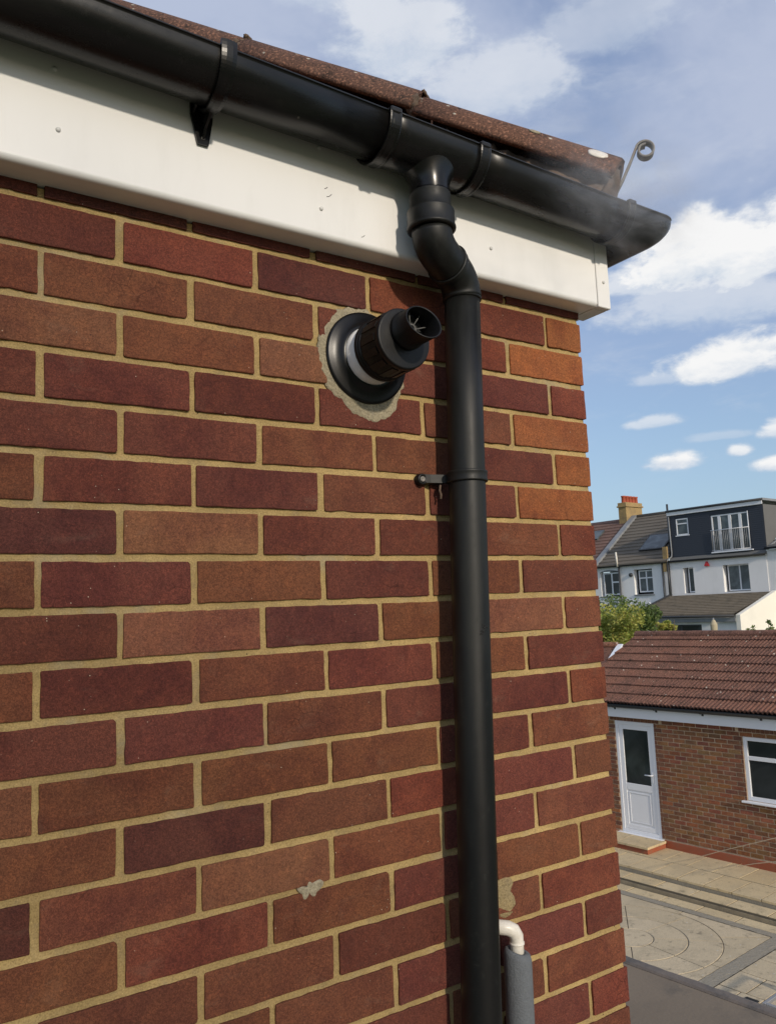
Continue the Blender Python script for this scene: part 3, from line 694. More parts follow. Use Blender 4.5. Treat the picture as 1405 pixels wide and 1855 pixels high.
# ================================================================ ROOF AND HIP
roof = root('tiled_roof', (-.5, .4, .24), 'w', 'hipped brown tiled roof just above the black gutter, with a line of rounded hip tiles', 'roof')
TP = .74
def roof_z(y): return .224 + TP * (y + .118)           # top surface of the front slope
mb = MB()                                     # both slopes below the tiles
a = 3.0; mb.add([(-3, -.02, roof_z(-.02) - .03), (.05, -.05, roof_z(-.05) - .03), (.05 - a, a - .05, roof_z(a - .05) - .03), (-3 - 0, a - .05, roof_z(a - .05) - .03), (.05, 3, roof_z(-.05) - .03)], [(0, 1, 2, 3), (1, 4, 2)])
part('felt', mb, 'dark', roof)
em = MB(); em.bbox((-.082, 0, -.0075), (.082, .265, .0065), .003); tm = em.mesh('eaves_tile'); fix_normals(tm); tm.materials.append(M['tile'])
sl_ = math.atan(TP)
for layer, (yo, off) in enumerate(((-.110, 0.0), (-.100, .084))):
    for k in range(15):
        x = .055 - off - k * .167 + rnd.uniform(-.001, .001)
        if x + .082 > .14: continue
        piece('eaves_tile', tm, roof, (x, yo + rnd.uniform(-.003, .003), roof_z(yo) - .006 - .013 * (1 - layer) + rnd.uniform(0, .002)), (sl_ - .02, rnd.uniform(-.01, .01), 0))
mb = MB()
c_, s_ = math.cos(sl_), math.sin(sl_)
def tilebox(x0, x1, y0, side):
    """one plain tile on the front slope (side 0) or on the corner slope (side 1)"""
    L = .155; t_ = .012; pts = []
    for (xa, ya, up) in ((x0, 0, 0), (x1, 0, 0), (x1, L, 0), (x0, L, 0), (x0, 0, t_), (x1, 0, t_), (x1, L, t_ * .2), (x0, L, t_ * .2)):
        yy = y0 + ya * c_ - up * s_ * .5; zz = roof_z(y0) + ya * s_ * .96 + up + .003
        pts.append((xa, yy, zz) if side == 0 else (-yy, -xa, zz))
    mb.add(pts, [(0, 3, 2, 1), (4, 5, 6, 7), (0, 1, 5, 4), (1, 2, 6, 5), (2, 3, 7, 6), (3, 0, 4, 7)])
for row in range(24):
    y0 = -.015 + row * .088; x = -y0 - .13 - (row % 2) * .08
    while x > -2.3: tilebox(x - .163, x, y0, 0); x -= .167
    x = -y0 - .13 - (row % 2) * .08
    while x > -2.3: tilebox(x - .163, x, y0, 1); x -= .167
part('roof_tile', mb, 'tile', roof, kind='stuff')
# hip tiles along the diagonal
HD = Vector((-1 / math.sqrt(2), 1 / math.sqrt(2), 0)); HS = .525; hd = Vector((HD.x, HD.y, HS)).normalized(); hn = Vector((1 / math.sqrt(2), 1 / math.sqrt(2), 0)); hu = hd.cross(hn) * -1
if hu.z < 0: hu = -hu
top0 = Vector((.0850, -.0850, .345)); HR = .104
def hip_tile(L, seed):
    mb = MB(); n = 26; rings = []
    for k, (d, rr_, th) in enumerate(((0, HR * .98, 0), (.004, HR, 0), (.02, HR * 1.0, 0), (L * .35, HR * .985, 0), (L * .7, HR * .965, 0), (L, HR * .95, 0))):
        ring = []
        for i in range(n + 1):
            t = R(180 * i / n); w_ = 1 + .014 * nz(t * 2, d * 9, seed) + .006 * nz(t * 6, d * 40, seed)
            ring.append(tuple(hn * math.cos(t) * rr_ * 1.10 * w_ + hu * (math.sin(t) * .084 * (rr_ / HR) * w_ - .084) + hd * (d + (.004 * nz(t * 5, seed) if d < .002 else 0))))
        for i in range(n + 1):
            t = R(180 - 180 * i / n)
            ring.append(tuple(hn * math.cos(t) * (rr_ * 1.10 - .014) + hu * (math.sin(t) * .070 - .084) + hd * d))
        rings.append(ring)
    mb.loft(rings, caps=True, smooth=True); return mb
hm = [hip_tile(.475, s).mesh('hip_tile') for s in (1, 5, 9)]
for m_ in hm: fix_normals(m_); m_.materials.append(M['hip'])
for k in range(6):
    p_ = top0 + hd * (.482 * k) + hu * (.006 * (k % 2) + rnd.uniform(-.003, .003))
    piece('hip_tile', hm[k % 3], roof, p_, (rnd.uniform(-.006, .006), 0, rnd.uniform(-.008, .008)))
def mortar_lump(cen, axes, seed, nn=(14, 20), amp=.12):
    mb = MB(); rings = []
    ax, ay, az_ = [Vector(q) for q in axes]
    for i in range(1, nn[0]):
        th = math.pi * i / nn[0]; ring = []
        for j in range(nn[1]):
            ph = 2 * math.pi * j / nn[1]; d = Vector((math.sin(th) * math.cos(ph), math.sin(th) * math.sin(ph), math.cos(th)))
            k_ = 1 + amp * nz(d.x * 2 + seed, d.y * 2, d.z * 2) + amp * .6 * nz(d.x * 7, d.y * 7 + seed, d.z * 7)
            ring.append(tuple(Vector(cen) + (ax * d.x + ay * d.y + az_ * d.z) * k_))
        rings.append(ring)
    return mb.loft(rings, caps=True, smooth=True)
# mortar plug in the open end, bedding under the tiles, and lumps at the joints
part('end_plug', mortar_lump(top0 - hu * .074 + hd * .018 + Vector((0, 0, -.004)), (hn * .092, hd * .030, hu * .060), 2, (22, 36), .16), 'hipm', roof)
mb = MB(); rings = []
for k in range(250):
    d = .01 + k * .0115; ring = []
    for i in range(9):
        t = i / 8; off = (t - .5) * (.220 + .030 * nz(d * 30) + .018 * nz(d * 90)); upz = (-.072 if 1 < i < 7 else (-.086 + .010 * nz(d * 45, 2) if i in (1, 7) else -.140)) + .004 * nz(d * 60, t * 9, 5)
        ring.append(tuple(top0 + hd * d + hn * off + hu * upz))
    rings.append(ring)
mb.loft(rings, closed=False, smooth=True); part('bedding_mortar', mb, 'hipm', roof)
for k in (1, 2, 3):
    part('joint_mortar', mortar_lump(top0 + hd * (.482 * k - .003) + hu * -.060 - hn * .094, (hn * .016, hd * .018, hu * .022), k * 5, (12, 18), .55), 'hipm', roof)
    part('joint_mortar', mortar_lump(top0 + hd * (.482 * k - .001) + hu * -.014 - hn * .045, (hn * .035, hd * .010, hu * .008), k * 7, (12, 18), .5), 'hipm', roof)
def lichen(d0, t0, rd, rt_, seed):
    mb = MB(); rings = []
    for s_, lift in ((1.04, -.002), (1.0, .0008), (.7, .0014), (.2, .0016)):
        ring = []
        for i in range(22):
            q = 2 * math.pi * i / 22; w_ = 1 + .12 * nz(math.cos(q) * 2, math.sin(q) * 2, seed)
            d = d0 + rd * s_ * w_ * math.cos(q); t = R(t0 + rt_ * s_ * w_ * math.sin(q)); e = 1.030 + lift * 8
            ring.append(tuple(top0 + hn * math.cos(t) * HR * 1.10 * e + hu * (math.sin(t) * .084 * e - .084) + hd * d))
        rings.append(ring)
    return mb.loft(rings, caps=True, smooth=True)
part('lichen_patch', lichen(.050, 146, .022, 11, 1), 'cream', roof, label='oval white lichen patch near the tile end')
part('lichen_patch', lichen(.200, 140, .013, 6, 2), 'patch', roof)
# hip iron
def hip_iron():
    mb = MB(); D = Vector((1, -1, 0)).normalized(); pts = []
    def P(a, z): return D * a + Vector((0, 0, z))
    pts += [P(.076, .250), P(.098, .285), P(.118, .320), P(.136, .357), P(.150, .388)]
    cx, cz, r0 = .1695, .3800, .0215
    N = 40
    for k in range(N + 1):
        t = R(152) - R(430) * k / N; rr_ = r0 * (1 - .42 * k / N)
        pts.append(P(cx + rr_ * math.cos(t), cz + rr_ * math.sin(t)))
    w = Vector((1, 1, 0)).normalized(); rings = []
    for i, q in enumerate(pts):
        d = (pts[min(i + 1, len(pts) - 1)] - pts[max(0, i - 1)]).normalized(); nrm = d.cross(w)
        rings.append([tuple(q + w * a + nrm * b) for a, b in ((-.0105, -.0022), (.0105, -.0022), (.0115, 0), (.0105, .0022), (-.0105, .0022), (-.0115, 0))])
    return mb.loft(rings, caps=True, smooth=False)
solo('hip_iron', hip_iron(), 'steel', (.07, -.07, .26), 'w', 'curled grey iron hip hook standing at the end of the rounded hip tiles', 'hip iron')

# ================================================================ GROUND, FLAT ROOF
mb = MB(); mb.add([(-300, -300, -.30), (300, -300, -.30), (300, 300, -.30), (-300, 300, -.30)], [(0, 1, 2, 3)])
g = solo('ground', mb, 'grass', (0, 0, -.30), 'b', kind='structure')
# flat roof: from in front of the brick wall to the edge at v = 3.585
def b2w(u_, v_): q = bf(u_, v_); return q[0], q[1]
fr = root('flat_roof', (1.0, -.5, ZB), 'w', 'low grey felt flat roof between the brick wall corner and the paved yard', 'flat roof')
e0 = b2w(-9, 3.50); e1 = b2w(3.0, 3.50)
xs_at = lambda y: e0[0] + (e1[0] - e0[0]) * (y - e0[1]) / (e1[1] - e0[1])
poly = [(.001, .0), (.001, 3.3), (xs_at(3.3), 3.3), (xs_at(-3.5), -3.5), (-2.2, -3.5), (-2.2, .0)]
mb = MB(); mb.prism([(a, b, ZB - .12) for a, b in poly], (0, 0, .12)); part('felt_covering', mb, 'felt', fr)
# raised edge trim
mb = MB(); rings = []
n = 220
for k in range(n + 1):
    y = 3.3 - 6.8 * k / n; x = xs_at(y); w1 = .004 * nz(y * 12) + .003 * nz(y * 40)
    rings.append([(x + .002, y, ZB - .115), (x + .002, y, ZB + .001), (x + .014 + w1, y, ZB + .008), (x + .050 + w1, y, ZB + .011 + .003 * nz(y * 20, 3)), (x + .068 + w1 * 1.5, y, ZB + .005), (x + .072 + w1, y, ZB - .10)])
mb.loft(rings, caps=True, smooth=False); part('edge_trim', mb, 'trim', fr)
ins_ = [(.06, .02), (.06, 3.2), (xs_at(3.2) - .14, 3.2), (xs_at(-3.4) - .14, -3.4), (-2.1, -3.4), (-2.1, -.06), (.06, -.06)]
mb = MB(); mb.prism([(a, b, -Z0 - .25) for a, b in ins_], (0, 0, Z0 + .25 + ZB - .125)); part('extension_wall', mb, 'render', fr)

# ================================================================ PAVED YARD
HP = -.18
base = root('patio', (-7.5, 9.5, HP - .06), 'b', None, None); base['kind'] = 'structure'
mb = MB(); mb.box((-13, 3.7, HP - .10), (-2, 11.19, HP - .006)); part('paving_bed', mb, 'joint', base)
def slab_poly(name, poly, z, mat, parent, th=.035, bev=.003, dz=None):
    cx = sum(p[0] for p in poly) / len(poly); cy = sum(p[1] for p in poly) / len(poly)
    def ins(p, d):
        l = math.hypot(p[0] - cx, p[1] - cy) + 1e-6; return (p[0] - (p[0] - cx) / l * d, p[1] - (p[1] - cy) / l * d)
    dz = rnd.uniform(-.0012, .002) if dz is None else dz; tx, ty = rnd.uniform(-.002, .002), rnd.uniform(-.002, .002)
    zz = lambda p, z_: z_ + dz + (p[0] - cx) * tx + (p[1] - cy) * ty
    mb = MB(); mb.loft([[(p[0], p[1], zz(p, z - th)) for p in poly], [(p[0], p[1], zz(p, z - bev)) for p in poly], [(*ins(p, bev), zz(p, z)) for p in poly]], caps=True)
    return part(name, mb, mat, parent)
def rect(u0, u1, v0, v1, g_=.008): return [(u0 + g_, v0 + g_), (u1 - g_, v0 + g_), (u1 - g_, v1 - g_), (u0 + g_, v1 - g_)]
CU, CV = -7.165, 9.74; RAD = (.313, .756, 1.194); HALF = 1.32
# circle: centre disc, inner ring of 8, outer ring of 16, corner infills
slab_poly('paving_slab', [(CU + (RAD[0] - .005) * math.cos(t), CV + (RAD[0] - .005) * math.sin(t)) for t in [2 * math.pi * i / 28 for i in range(28)]], HP, 'slab2', base)
def arc_slab(r0, r1, t0, t1, g_=.006, parent=base):
    n = max(4, int((t1 - t0) / .09)); a0, a1 = g_ / r0, g_ / r1
    P_ = [(CU + (r1 - g_) * math.cos(t0 + a1 + (t1 - t0 - 2 * a1) * i / n), CV + (r1 - g_) * math.sin(t0 + a1 + (t1 - t0 - 2 * a1) * i / n)) for i in range(n + 1)]
    Q_ = [(CU + (r0 + g_) * math.cos(t0 + a0 + (t1 - t0 - 2 * a0) * i / n), CV + (r0 + g_) * math.sin(t0 + a0 + (t1 - t0 - 2 * a0) * i / n)) for i in range(n + 1)]
    # build as strip, the shape is not convex
    dz = rnd.uniform(-.001, .002); mb = MB(); rings = []
    for a, b in zip(P_, Q_):
        rings.append([(a[0], a[1], HP - .035 + dz), (a[0], a[1], HP - .005 + dz), (a[0] + (b[0] - a[0]) * .02, a[1] + (b[1] - a[1]) * .02, HP + dz), (b[0] + (a[0] - b[0]) * .02, b[1] + (a[1] - b[1]) * .02, HP + dz), (b[0], b[1], HP - .005 + dz), (b[0], b[1], HP - .035 + dz)])
    mb.loft(rings, caps=True); part('paving_slab', mb, 'slab2', base)
for k in range(8):
    t = R(38 + 45 * k); arc_slab(RAD[0], RAD[1], t, t + R(45))
    arc_slab(RAD[1], RAD[2], t, t + R(45))
for sx_ in (-1, 1):                              # corner infills between circle and square, two slabs each
    for sy_ in (-1, 1):
        for half in (0, 1):
            t0, t1 = (0, math.pi / 4) if half == 0 else (math.pi / 4, math.pi / 2); n = 8; mb = MB(); rings = []
            for i in range(n + 1):
                t = t0 + (t1 - t0) * i / n; t = min(max(t, t0 + .005), t1 - .005)
                c_, s_ = math.cos(t), math.sin(t); m_ = (HALF - .008) / max(c_, s_); ri = RAD[2] + .006
                if m_ < ri + .002: m_ = ri + .002
                A_ = (CU + sx_ * c_ * ri, CV + sy_ * s_ * ri); B_ = (CU + sx_ * c_ * m_, CV + sy_ * s_ * m_)
                rings.append([(*A_, HP - .035), (*A_, HP - .002), (*B_, HP - .002), (*B_, HP - .035)])
            mb.loft(rings, caps=True); part('paving_slab', mb, 'slab2', base)
# chipping strips
def strip(u0, u1, v0, v1, z, name='gravel_strip', mat='gravel', n=60):
    mb = MB(); vs = []; fs = []; m = 6; dims = (n, m) if (u1 - u0) > (v1 - v0) else (m, n)
    for j in range(dims[1] + 1):
        for i in range(dims[0] + 1):
            a, b = u0 + (u1 - u0) * i / dims[0], v0 + (v1 - v0) * j / dims[1]; vs.append((a, b, z + .006 + .004 * nz(a * 22, b * 22) + .003 * nz(a * 70, b * 70)))
    for j in range(dims[1]):
        for i in range(dims[0]):
            q = j * (dims[0] + 1) + i; fs.append((q, q + 1, q + dims[0] + 2, q + dims[0] + 1))
    mb.add(vs, fs); o = part(name, mb, mat, base, kind='stuff'); return o
strip(-12, -3, 11.065, 11.20, HP - .006, n=160)
strip(CU + HALF + .005, CU + HALF + .205, 4, 11.065, HP - .006, n=120)
# slabs left of and below the circle, and the random slabs on the right
def fill_random(u0, u1, v0, v1, mat, z, seed, mw=.62, parent=base):
    rr_ = random.Random(seed); todo = [(u0, u1, v0, v1)]; outl = []
    while todo:
        a, b, c, d = todo.pop()
        w, h = b - a, d - c
        if w > mw and (w >= h or h <= mw): s = a + w * rr_.choice((.4, .5, .6)); todo += [(a, s, c, d), (s, b, c, d)]
        elif h > mw: s = c + h * rr_.choice((.4, .5, .6)); todo += [(a, b, c, s), (a, b, s, d)]
        else: outl.append((a, b, c, d))
    for q in outl: slab_poly('paving_slab', rect(*q), z, mat, parent)
fill_random(CU + HALF + .21, -3.4, 7.6, 11.06, 'slab2', HP, 4, .55)
fill_random(-10.6, CU - HALF - .004, 8.4, 11.06, 'slab2', HP, 6, .7)
fill_random(CU - HALF, CU + HALF, 7.2, CV - HALF - .004, 'slab2', HP, 8, .7)
# two shallow steps up to the strip by the outbuilding
for nm, v0, v1, h_, lab in (('garden_step', 11.205, 11.455, HP, 'lower'), ('garden_step', 11.475, 11.80, -.09, 'upper')):
    st = root(nm, (-7.5, v0, h_ - .05), 'b', ('lower pale slab step next to the grey chipping strip and the circle' if lab == 'lower' else 'upper pale slab step under the terrace edge by the outbuilding'), 'step')
    mb = MB(); mb.box((-11.5, v0 - .0, HP - .1), (-3, v1 + .015, h_ - .006)); part('step_base', mb, 'joint', st)
    if lab == 'upper': mb = MB(); mb.bbox((-11.5, v0 - .012, HP - .05), (-3, v0 - .001, h_ - .034), .002); part('riser', mb, 'riser', st)
    ua = -11.5 + (.25 if lab == 'lower' else 0)
    while ua < -3.2: slab_poly('slab', rect(ua, ua + .6, v0 - .0, v1, .008), h_, 'slab1', st); ua += .6
mb = MB(); mb.box((-11.5, 11.458, HP - .02), (-3, 11.472, -.128)); 
ter = root('terrace', (-7.5, 12.4, -.05), 'b', None, None); ter['kind'] = 'structure'
mb = MB(); mb.box((-11.5, 11.83, HP - .1), (-3, 13.2, -.006)); part('terrace_bed', mb, 'joint', ter)
mb = MB(); mb.box((-11.5, 11.812, HP - .1), (-3, 11.829, -.036)); part('riser', mb, 'gravel', ter)
for row, (v0, v1, off) in enumerate(((11.80, 12.43, 0), (12.44, 13.09, .21))):
    ua = -11.3 - off
    while ua < -3.2: slab_poly('slab', rect(ua, ua + .45, v0, v1, .007), 0.0, 'slab1', ter); ua += .45

# ================================================================ OUTBUILDING
V0 = 13.1
ob = root('brick_outbuilding', (-8.3, V0, 0), 'b', 'low brown brick outbuilding with red tiled roof, white door and window, across the paved yard', 'outbuilding')
UL, UR = -10.55, -4.2; DL, DR, DT = -9.62, -8.785, 2.15; WL, WR, WB, WT = -7.12, -5.7, 1.05, 2.08
HO = [(DL, DR, -.2, DT), (WL, WR, WB, WT)]
mb = MB(); holes_wall(mb, UL + .02, UR - .02, -.2, 2.40, V0 + .010, V0 + .22, [(DL, DR, -.2, DT), (WL, WR, WB, WT)])
mb.box((UL + .02, V0 + .221, -.2), (UL + .24, 15.6 + 2.6, 2.40)); mb.box((UR - .24, V0 + .221, -.2), (UR - .02, 18.2, 2.40))
ow = part('wall', mb, 'omortar', ob)
BM = []
for s in range(3):
    q = MB(); q.bbox((-.1035, 0, -.0300), (.1035, .03, .0300), .003); m_ = q.mesh('brick'); fix_normals(m_); m_.materials.append(M['obrick']); BM.append(m_)
OP = [(.26, .120, .058), (.23, .105, .053), (.29, .138, .064), (.25, .112, .055), (.205, .094, .050)]
cands = []; rest = MB()
for row in range(32):
    zc = .185 + .0741 * row
    if zc > 2.37: break
    uu = UL + .02 + (0.1125 if row % 2 else 0)
    while uu < UR - .1:
        a, b = uu, uu + .215
        zone = next(((z0_, z1_) for z0_, z1_ in ((DL - .10, DR + .165), (WL - .10, WR + .10)) if zc > 2.16 and b > z0_ - .01 and a < z1_ + .01), None); soldier = zone is not None
        hit = any(h[0] - .004 < b and a < h[1] + .004 and h[2] < zc + .03 and zc - .03 < h[3] for h in HO)
        if soldier:
            if a < zone[0] - .035: rest.bbox((a, V0, zc - .0325), (zone[0] - .01, V0 + .03, zc + .0325), .003)
            if b > zone[1] + .035: rest.bbox((zone[1] + .01, V0, zc - .0325), (b, V0 + .03, zc + .0325), .003)
            uu += .225; continue
        if not hit: cands.append((a, b, zc))
        else:
            for h in HO:
                if h[2] < zc + .03 and zc - .03 < h[3]:
                    if a < h[0] - .03 < b and b > h[0]: rest.bbox((a, V0, zc - .0325), (h[0] - .004, V0 + .03, zc + .0325), .003)
                    if a < h[1] and b > h[1] + .03: rest.bbox((h[1] + .004, V0, zc - .0325), (b, V0 + .03, zc + .0325), .003)
        uu += .225
for k in range(90):                              # soldier course over the openings
    uu = DL - .10 + k * .075
    if (DL - .11 < uu < DR + .10) or (WL - .11 < uu < WR + .04): rest.bbox((uu, V0 - .001, 2.155), (uu + .065, V0 + .03, 2.375), .003)
vis = [q for q in cands if -9.95 < q[0] and q[1] < -6.2]; vis.sort(key=lambda q: -q[0]); pick = set(vis[:292])
for q in cands:
    if q in pick: piece('brick', BM[0], ow, ((q[0] + q[1]) / 2, V0 + rnd.uniform(-.002, .002), q[2]), color=[x * rnd.uniform(.85, 1.15) for x in rnd.choice(OP)])
    else: rest.bbox((q[0], V0, q[2] - .0325), (q[1], V0 + .03, q[2] + .0325), .003)
o_ = part('brick_remainder', rest, 'obrick', ow, kind='stuff'); o_.color = (.19, .095, .058, 1)
mb = MB(); mb.bbox((DR + .05, V0 - .018, -.02), (UR, V0 + .009, .128), .006); part('plinth', mb, 'plinth', ob)
mb = MB(); mb.bbox((UL, V0 - .018, -.02), (DL - .06, V0 + .009, .128), .006); part('plinth', mb, 'plinth', ob)
# fascia, gutter
mb = MB(); mb.bbox((UL - .1, V0 - .115, 2.235), (UR + .1, V0 - .095, 2.41), .003); mb.bbox((UL - .1, V0 - .0945, 2.236), (UR + .1, V0 - .002, 2.246), .002); part('fascia', mb, 'wpaint', ob)
mb = MB(); rings = []
for uu in (UL - .12, UR + .12): rings.append([(uu, V0 - .168 - a * .92, 2.468 + b * .92) for a, b in gsec(.054)])
mb.loft(rings, caps=True, smooth=True); og = part('gutter', mb, 'dkgrey', ob)
for uu in (-9.50, -8.62, -7.72, -6.70, -5.8):
    mb = MB(); mb.loft([[(uu + dx, V0 - .168 - math.cos(R(t)) * rr_, 2.468 - math.sin(R(t)) * rr_) for dx, rr_ in ((-.015, .050), (-.015, .056), (.015, .056), (.015, .050))] for t in range(-5, 150, 12)], caps=True); mb.bbox((uu - .02, V0 - .122, 2.375), (uu + .02, V0 - .1155, 2.44), .002); sub('gutter_bracket', mb, 'dkgrey', og)
# roof: 23 degrees, tiles with four rolls
RP = R(23); RV0, RH0 = V0 - .16, 2.475; VR, ridge_h = 15.60, 2.475 + (15.60 - (V0 - .16)) * math.tan(RP)
tm_ = MB(); sec = []
for k in range(4):
    for (a, b) in ((0, -.004), (.009, .022), (.028, .034), (.048, .030), (.062, .010)): sec.append((k * .075 + a, b))
sec.append((.2995, 0))
tl = .41
tm_.loft([[(a, 0, b + .030) for a, b in sec] + [(a, 0, b + .006) for a, b in sec[::-1]], [(a, tl, b * 1 + .004) for a, b in sec] + [(a, tl, b - .010) for a, b in sec[::-1]]], caps=True, smooth=False)
tmesh = tm_.mesh('roof_tile'); fix_normals(tmesh); tmesh.materials.append(M['otile'])
orf = part('roof', MB().prism([(UL - .12, V0 - .13, 2.42), (UL - .12, VR, ridge_h - .03), (UL - .12, VR + 2.66, 2.42)], (UR - UL + .24, 0, 0)), 'dark', ob)
ncol = int((UR - UL + .26) / .3) + 1; gauge = .3275; nrow = 9
for i in range(nrow):
    for k in range(ncol):
        d = i * gauge + rnd.uniform(-.004, .004)
        piece('roof_tile', tmesh, orf, (UL - .14 + k * .3 + rnd.uniform(-.002, .002), RV0 + d * math.cos(RP), RH0 + d * math.sin(RP) + .004), (RP - .02, rnd.uniform(-.006, .006), rnd.uniform(-.004, .004)))
mb = MB(); mb.add([(UL - .14, VR + .02, ridge_h + .02), (UR + .14, VR + .02, ridge_h + .02), (UR + .14, VR + 2.8, 2.43), (UL - .14, VR + 2.8, 2.43)], [(0, 1, 2, 3)]); sub('back_slope', mb, 'otile', orf)
q = MB(); q.loft([[(x, .11 * math.cos(R(t)), .085 * math.sin(R(t)) * 1.0) for t in range(-15, 196, 15)] + [(x, .095 * math.cos(R(t)), .070 * math.sin(R(t))) for t in range(195, -16, -15)] for x in (0, .445)], caps=True, smooth=False)
rmesh = q.mesh('ridge_tile'); fix_normals(rmesh); rmesh.materials.append(M['otile'])
k = 0
while UL - .14 + k * .45 < UR: piece('ridge_tile', rmesh, orf, (UL - .14 + k * .45, VR + .0, ridge_h + .025), (rnd.uniform(-.02, .02), rnd.uniform(-.01, .01), 0)); k += 1
# door
yd = V0 + .02
def frame_rect(mb, u0, u1, h0, h1, y0, y1, w, bev=.004):
    mb.bbox((u0, y0, h0), (u0 + w, y1, h1), bev); mb.bbox((u1 - w, y0, h0), (u1, y1, h1), bev)
    mb.bbox((u0 + w, y0, h1 - w), (u1 - w, y1, h1), bev); mb.bbox((u0 + w, y0, h0), (u1 - w, y1, h0 + w), bev)
    return mb
mb = MB(); frame_rect(mb, DL + .002, DR - .002, .13, DT - .002, yd - .01, yd + .06, .062)
door = part('door', mb, 'wpaint', ob)
mb = MB(); frame_rect(mb, DL + .066, DR - .066, .195, DT - .066, yd + .002, yd + .045, .085); mb.bbox((DL + .152, yd + .003, .90), (DR - .152, yd + .044, 1.02), .004); sub('leaf_frame', mb, 'wpaint', door)
mb = MB(); mb.bbox((DL + .152, yd + .020, 1.021), (DR - .152, yd + .026, DT - .152), .001); sub('glass', mb, 'glass', door)
mb = MB(); mb.bbox((DL + .152, yd + .014, .281), (DR - .152, yd + .030, .899), .002); frame_rect(mb, DL + .19, DR - .19, .32, .86, yd + .006, yd + .0135, .018, .003); sub('panel', mb, 'wpaint', door)
mb = MB(); mb.tube([(DR - .10, yd + .002, 1.22), (DR - .10, yd - .05, 1.22), (DR - .12, yd - .055, 1.22), (DR - .235, yd - .055, 1.218)], .011, 10); mb.bbox((DR - .118, yd - .006, 1.08), (DR - .082, yd + .0015, 1.28), .003); sub('handle', mb, 'wpaint', door)
mb = MB(); mb.bbox((DL - .06, V0 - .075, .10), (DR + .045, V0 + .06, .129), .006); sub('sill', mb, 'wpaint', door)
# window
yw = V0 + .03
mb = MB(); frame_rect(mb, WL + .003, WR - .003, WB + .002, WT - .003, yw - .01, yw + .06, .065)
mb.bbox((WL + .068, yw - .006, 1.70), (WR - .068, yw + .055, 1.765), .004); mb.bbox(((WL + WR) / 2 - .03, yw - .0055, WB + .068), ((WL + WR) / 2 + .03, yw + .054, 1.699), .004)
win = part('window', mb, 'wpaint', ob)
mb = MB(); mb.bbox((WL + .068, yw + .020, 1.766), (WR - .068, yw + .026, WT - .069), .001); sub('pane', mb, 'glass', win)
mb = MB(); mb.bbox((WL + .068, yw + .020, WB + .068), ((WL + WR) / 2 - .031, yw + .026, 1.699), .001); sub('pane', mb, 'glass', win)
mb = MB(); mb.bbox(((WL + WR) / 2 + .031, yw + .020, WB + .068), (WR - .068, yw + .026, 1.699), .001); sub('pane', mb, 'glass', win)
mb = MB(); mb.bbox((WL - .07, V0 - .07, WB - .032), (WR + .07, V0 + .06, WB - .001), .006); sub('sill', mb, 'wpaint', win)
# slab step in front of the door
ds = root('door_step', (-9.2, 12.8, 0), 'b', 'single slab step with orange brick sides in front of the white outbuilding door', 'step')
mb = MB(); mb.bbox((-10.0, 12.52, .001), (-8.70, 13.075, .085), .006); part('brick_base', mb, 'plinth', ds)
slab_poly('slab', rect(-10.02, -9.32, 12.49, 13.07, .004), .125, 'slab1', ds, th=.038, dz=0); slab_poly('slab', rect(-9.32, -8.68, 12.49, 13.07, .004), .125, 'slab1', ds, th=.038, dz=0)
# washing lines
solo('washing_line', MB().tube([(-7.97, 12.86, .03), (-7.0, 11.1, .58), (-5.6, 9.6, 1.29), (-3.9, 8.2, 2.1)], .0045, 6), 'rope', (-7.97, 12.86, .03), 'b', 'thin orange line rising from the yard across the brown brick wall, the upper of two', 'washing line', 'washing lines')
solo('washing_line', MB().tube([(-7.29, 13.05, .03), (-6.3, 11.1, .62), (-5.2, 9.6, 1.22), (-3.7, 8.2, 1.9)], .0045, 6), 'rope', (-7.29, 13.05, .03), 'b', 'thin orange line crossing low in front of the window corner, the lower of two', 'washing line', 'washing lines')
# cold frame and small drain
cf = root('cold_frame', (-4.4, 9.1, HP), 'b', 'grey metal framed box with dark inside on the slabs, beyond the flat roof', 'frame')
hc = .16
mb = MB(); frame_rect(mb, 0, 0, 0, 0, 0, 0, 0) if False else None
c0u, c0v, c1v = -4.70, 8.56, 9.60
for a, b in (((c0u, c0v, HP), (c0u + .04, c0v + .04, hc)), ((c0u, c1v - .04, HP), (c0u + .04, c1v, hc)), ((c0u, c0v + .041, hc - .035), (c0u + .04, c1v - .041, hc)), ((c0u + .041, c0v, hc - .035), (-3.4, c0v + .04, hc)), ((c0u + .041, c1v - .04, hc - .035), (-3.4, c1v, hc)), ((c0u, c0v + .041, HP), (c0u + .04, c1v - .041, HP + .03)), ((c0u + .041, c0v, HP), (-3.4, c0v + .04, HP + .03))): mb.bbox(a, b, .004)
part('frame', mb, 'metal', cf); mb = MB(); mb.box((c0u + .05, c0v + .06, HP + .01), (-3.45, c1v - .06, HP + .06)); part('tray', mb, 'dark', cf)
mb = MB(); mb.bbox((c0u + .042, c0v + .012, HP + .035), (-3.42, c0v + .018, hc - .04), .001); part('glass_side', mb, 'glass', cf)
mb = MB(); mb.bbox((-5.25, 9.14, HP + .001), (-5.10, 9.24, HP + .012), .004)
solo('drain_gap', mb, 'dark', (-5.2, 9.2, HP), 'b', 'small black drain gap in the slabs beside the grey metal frame', 'drain')

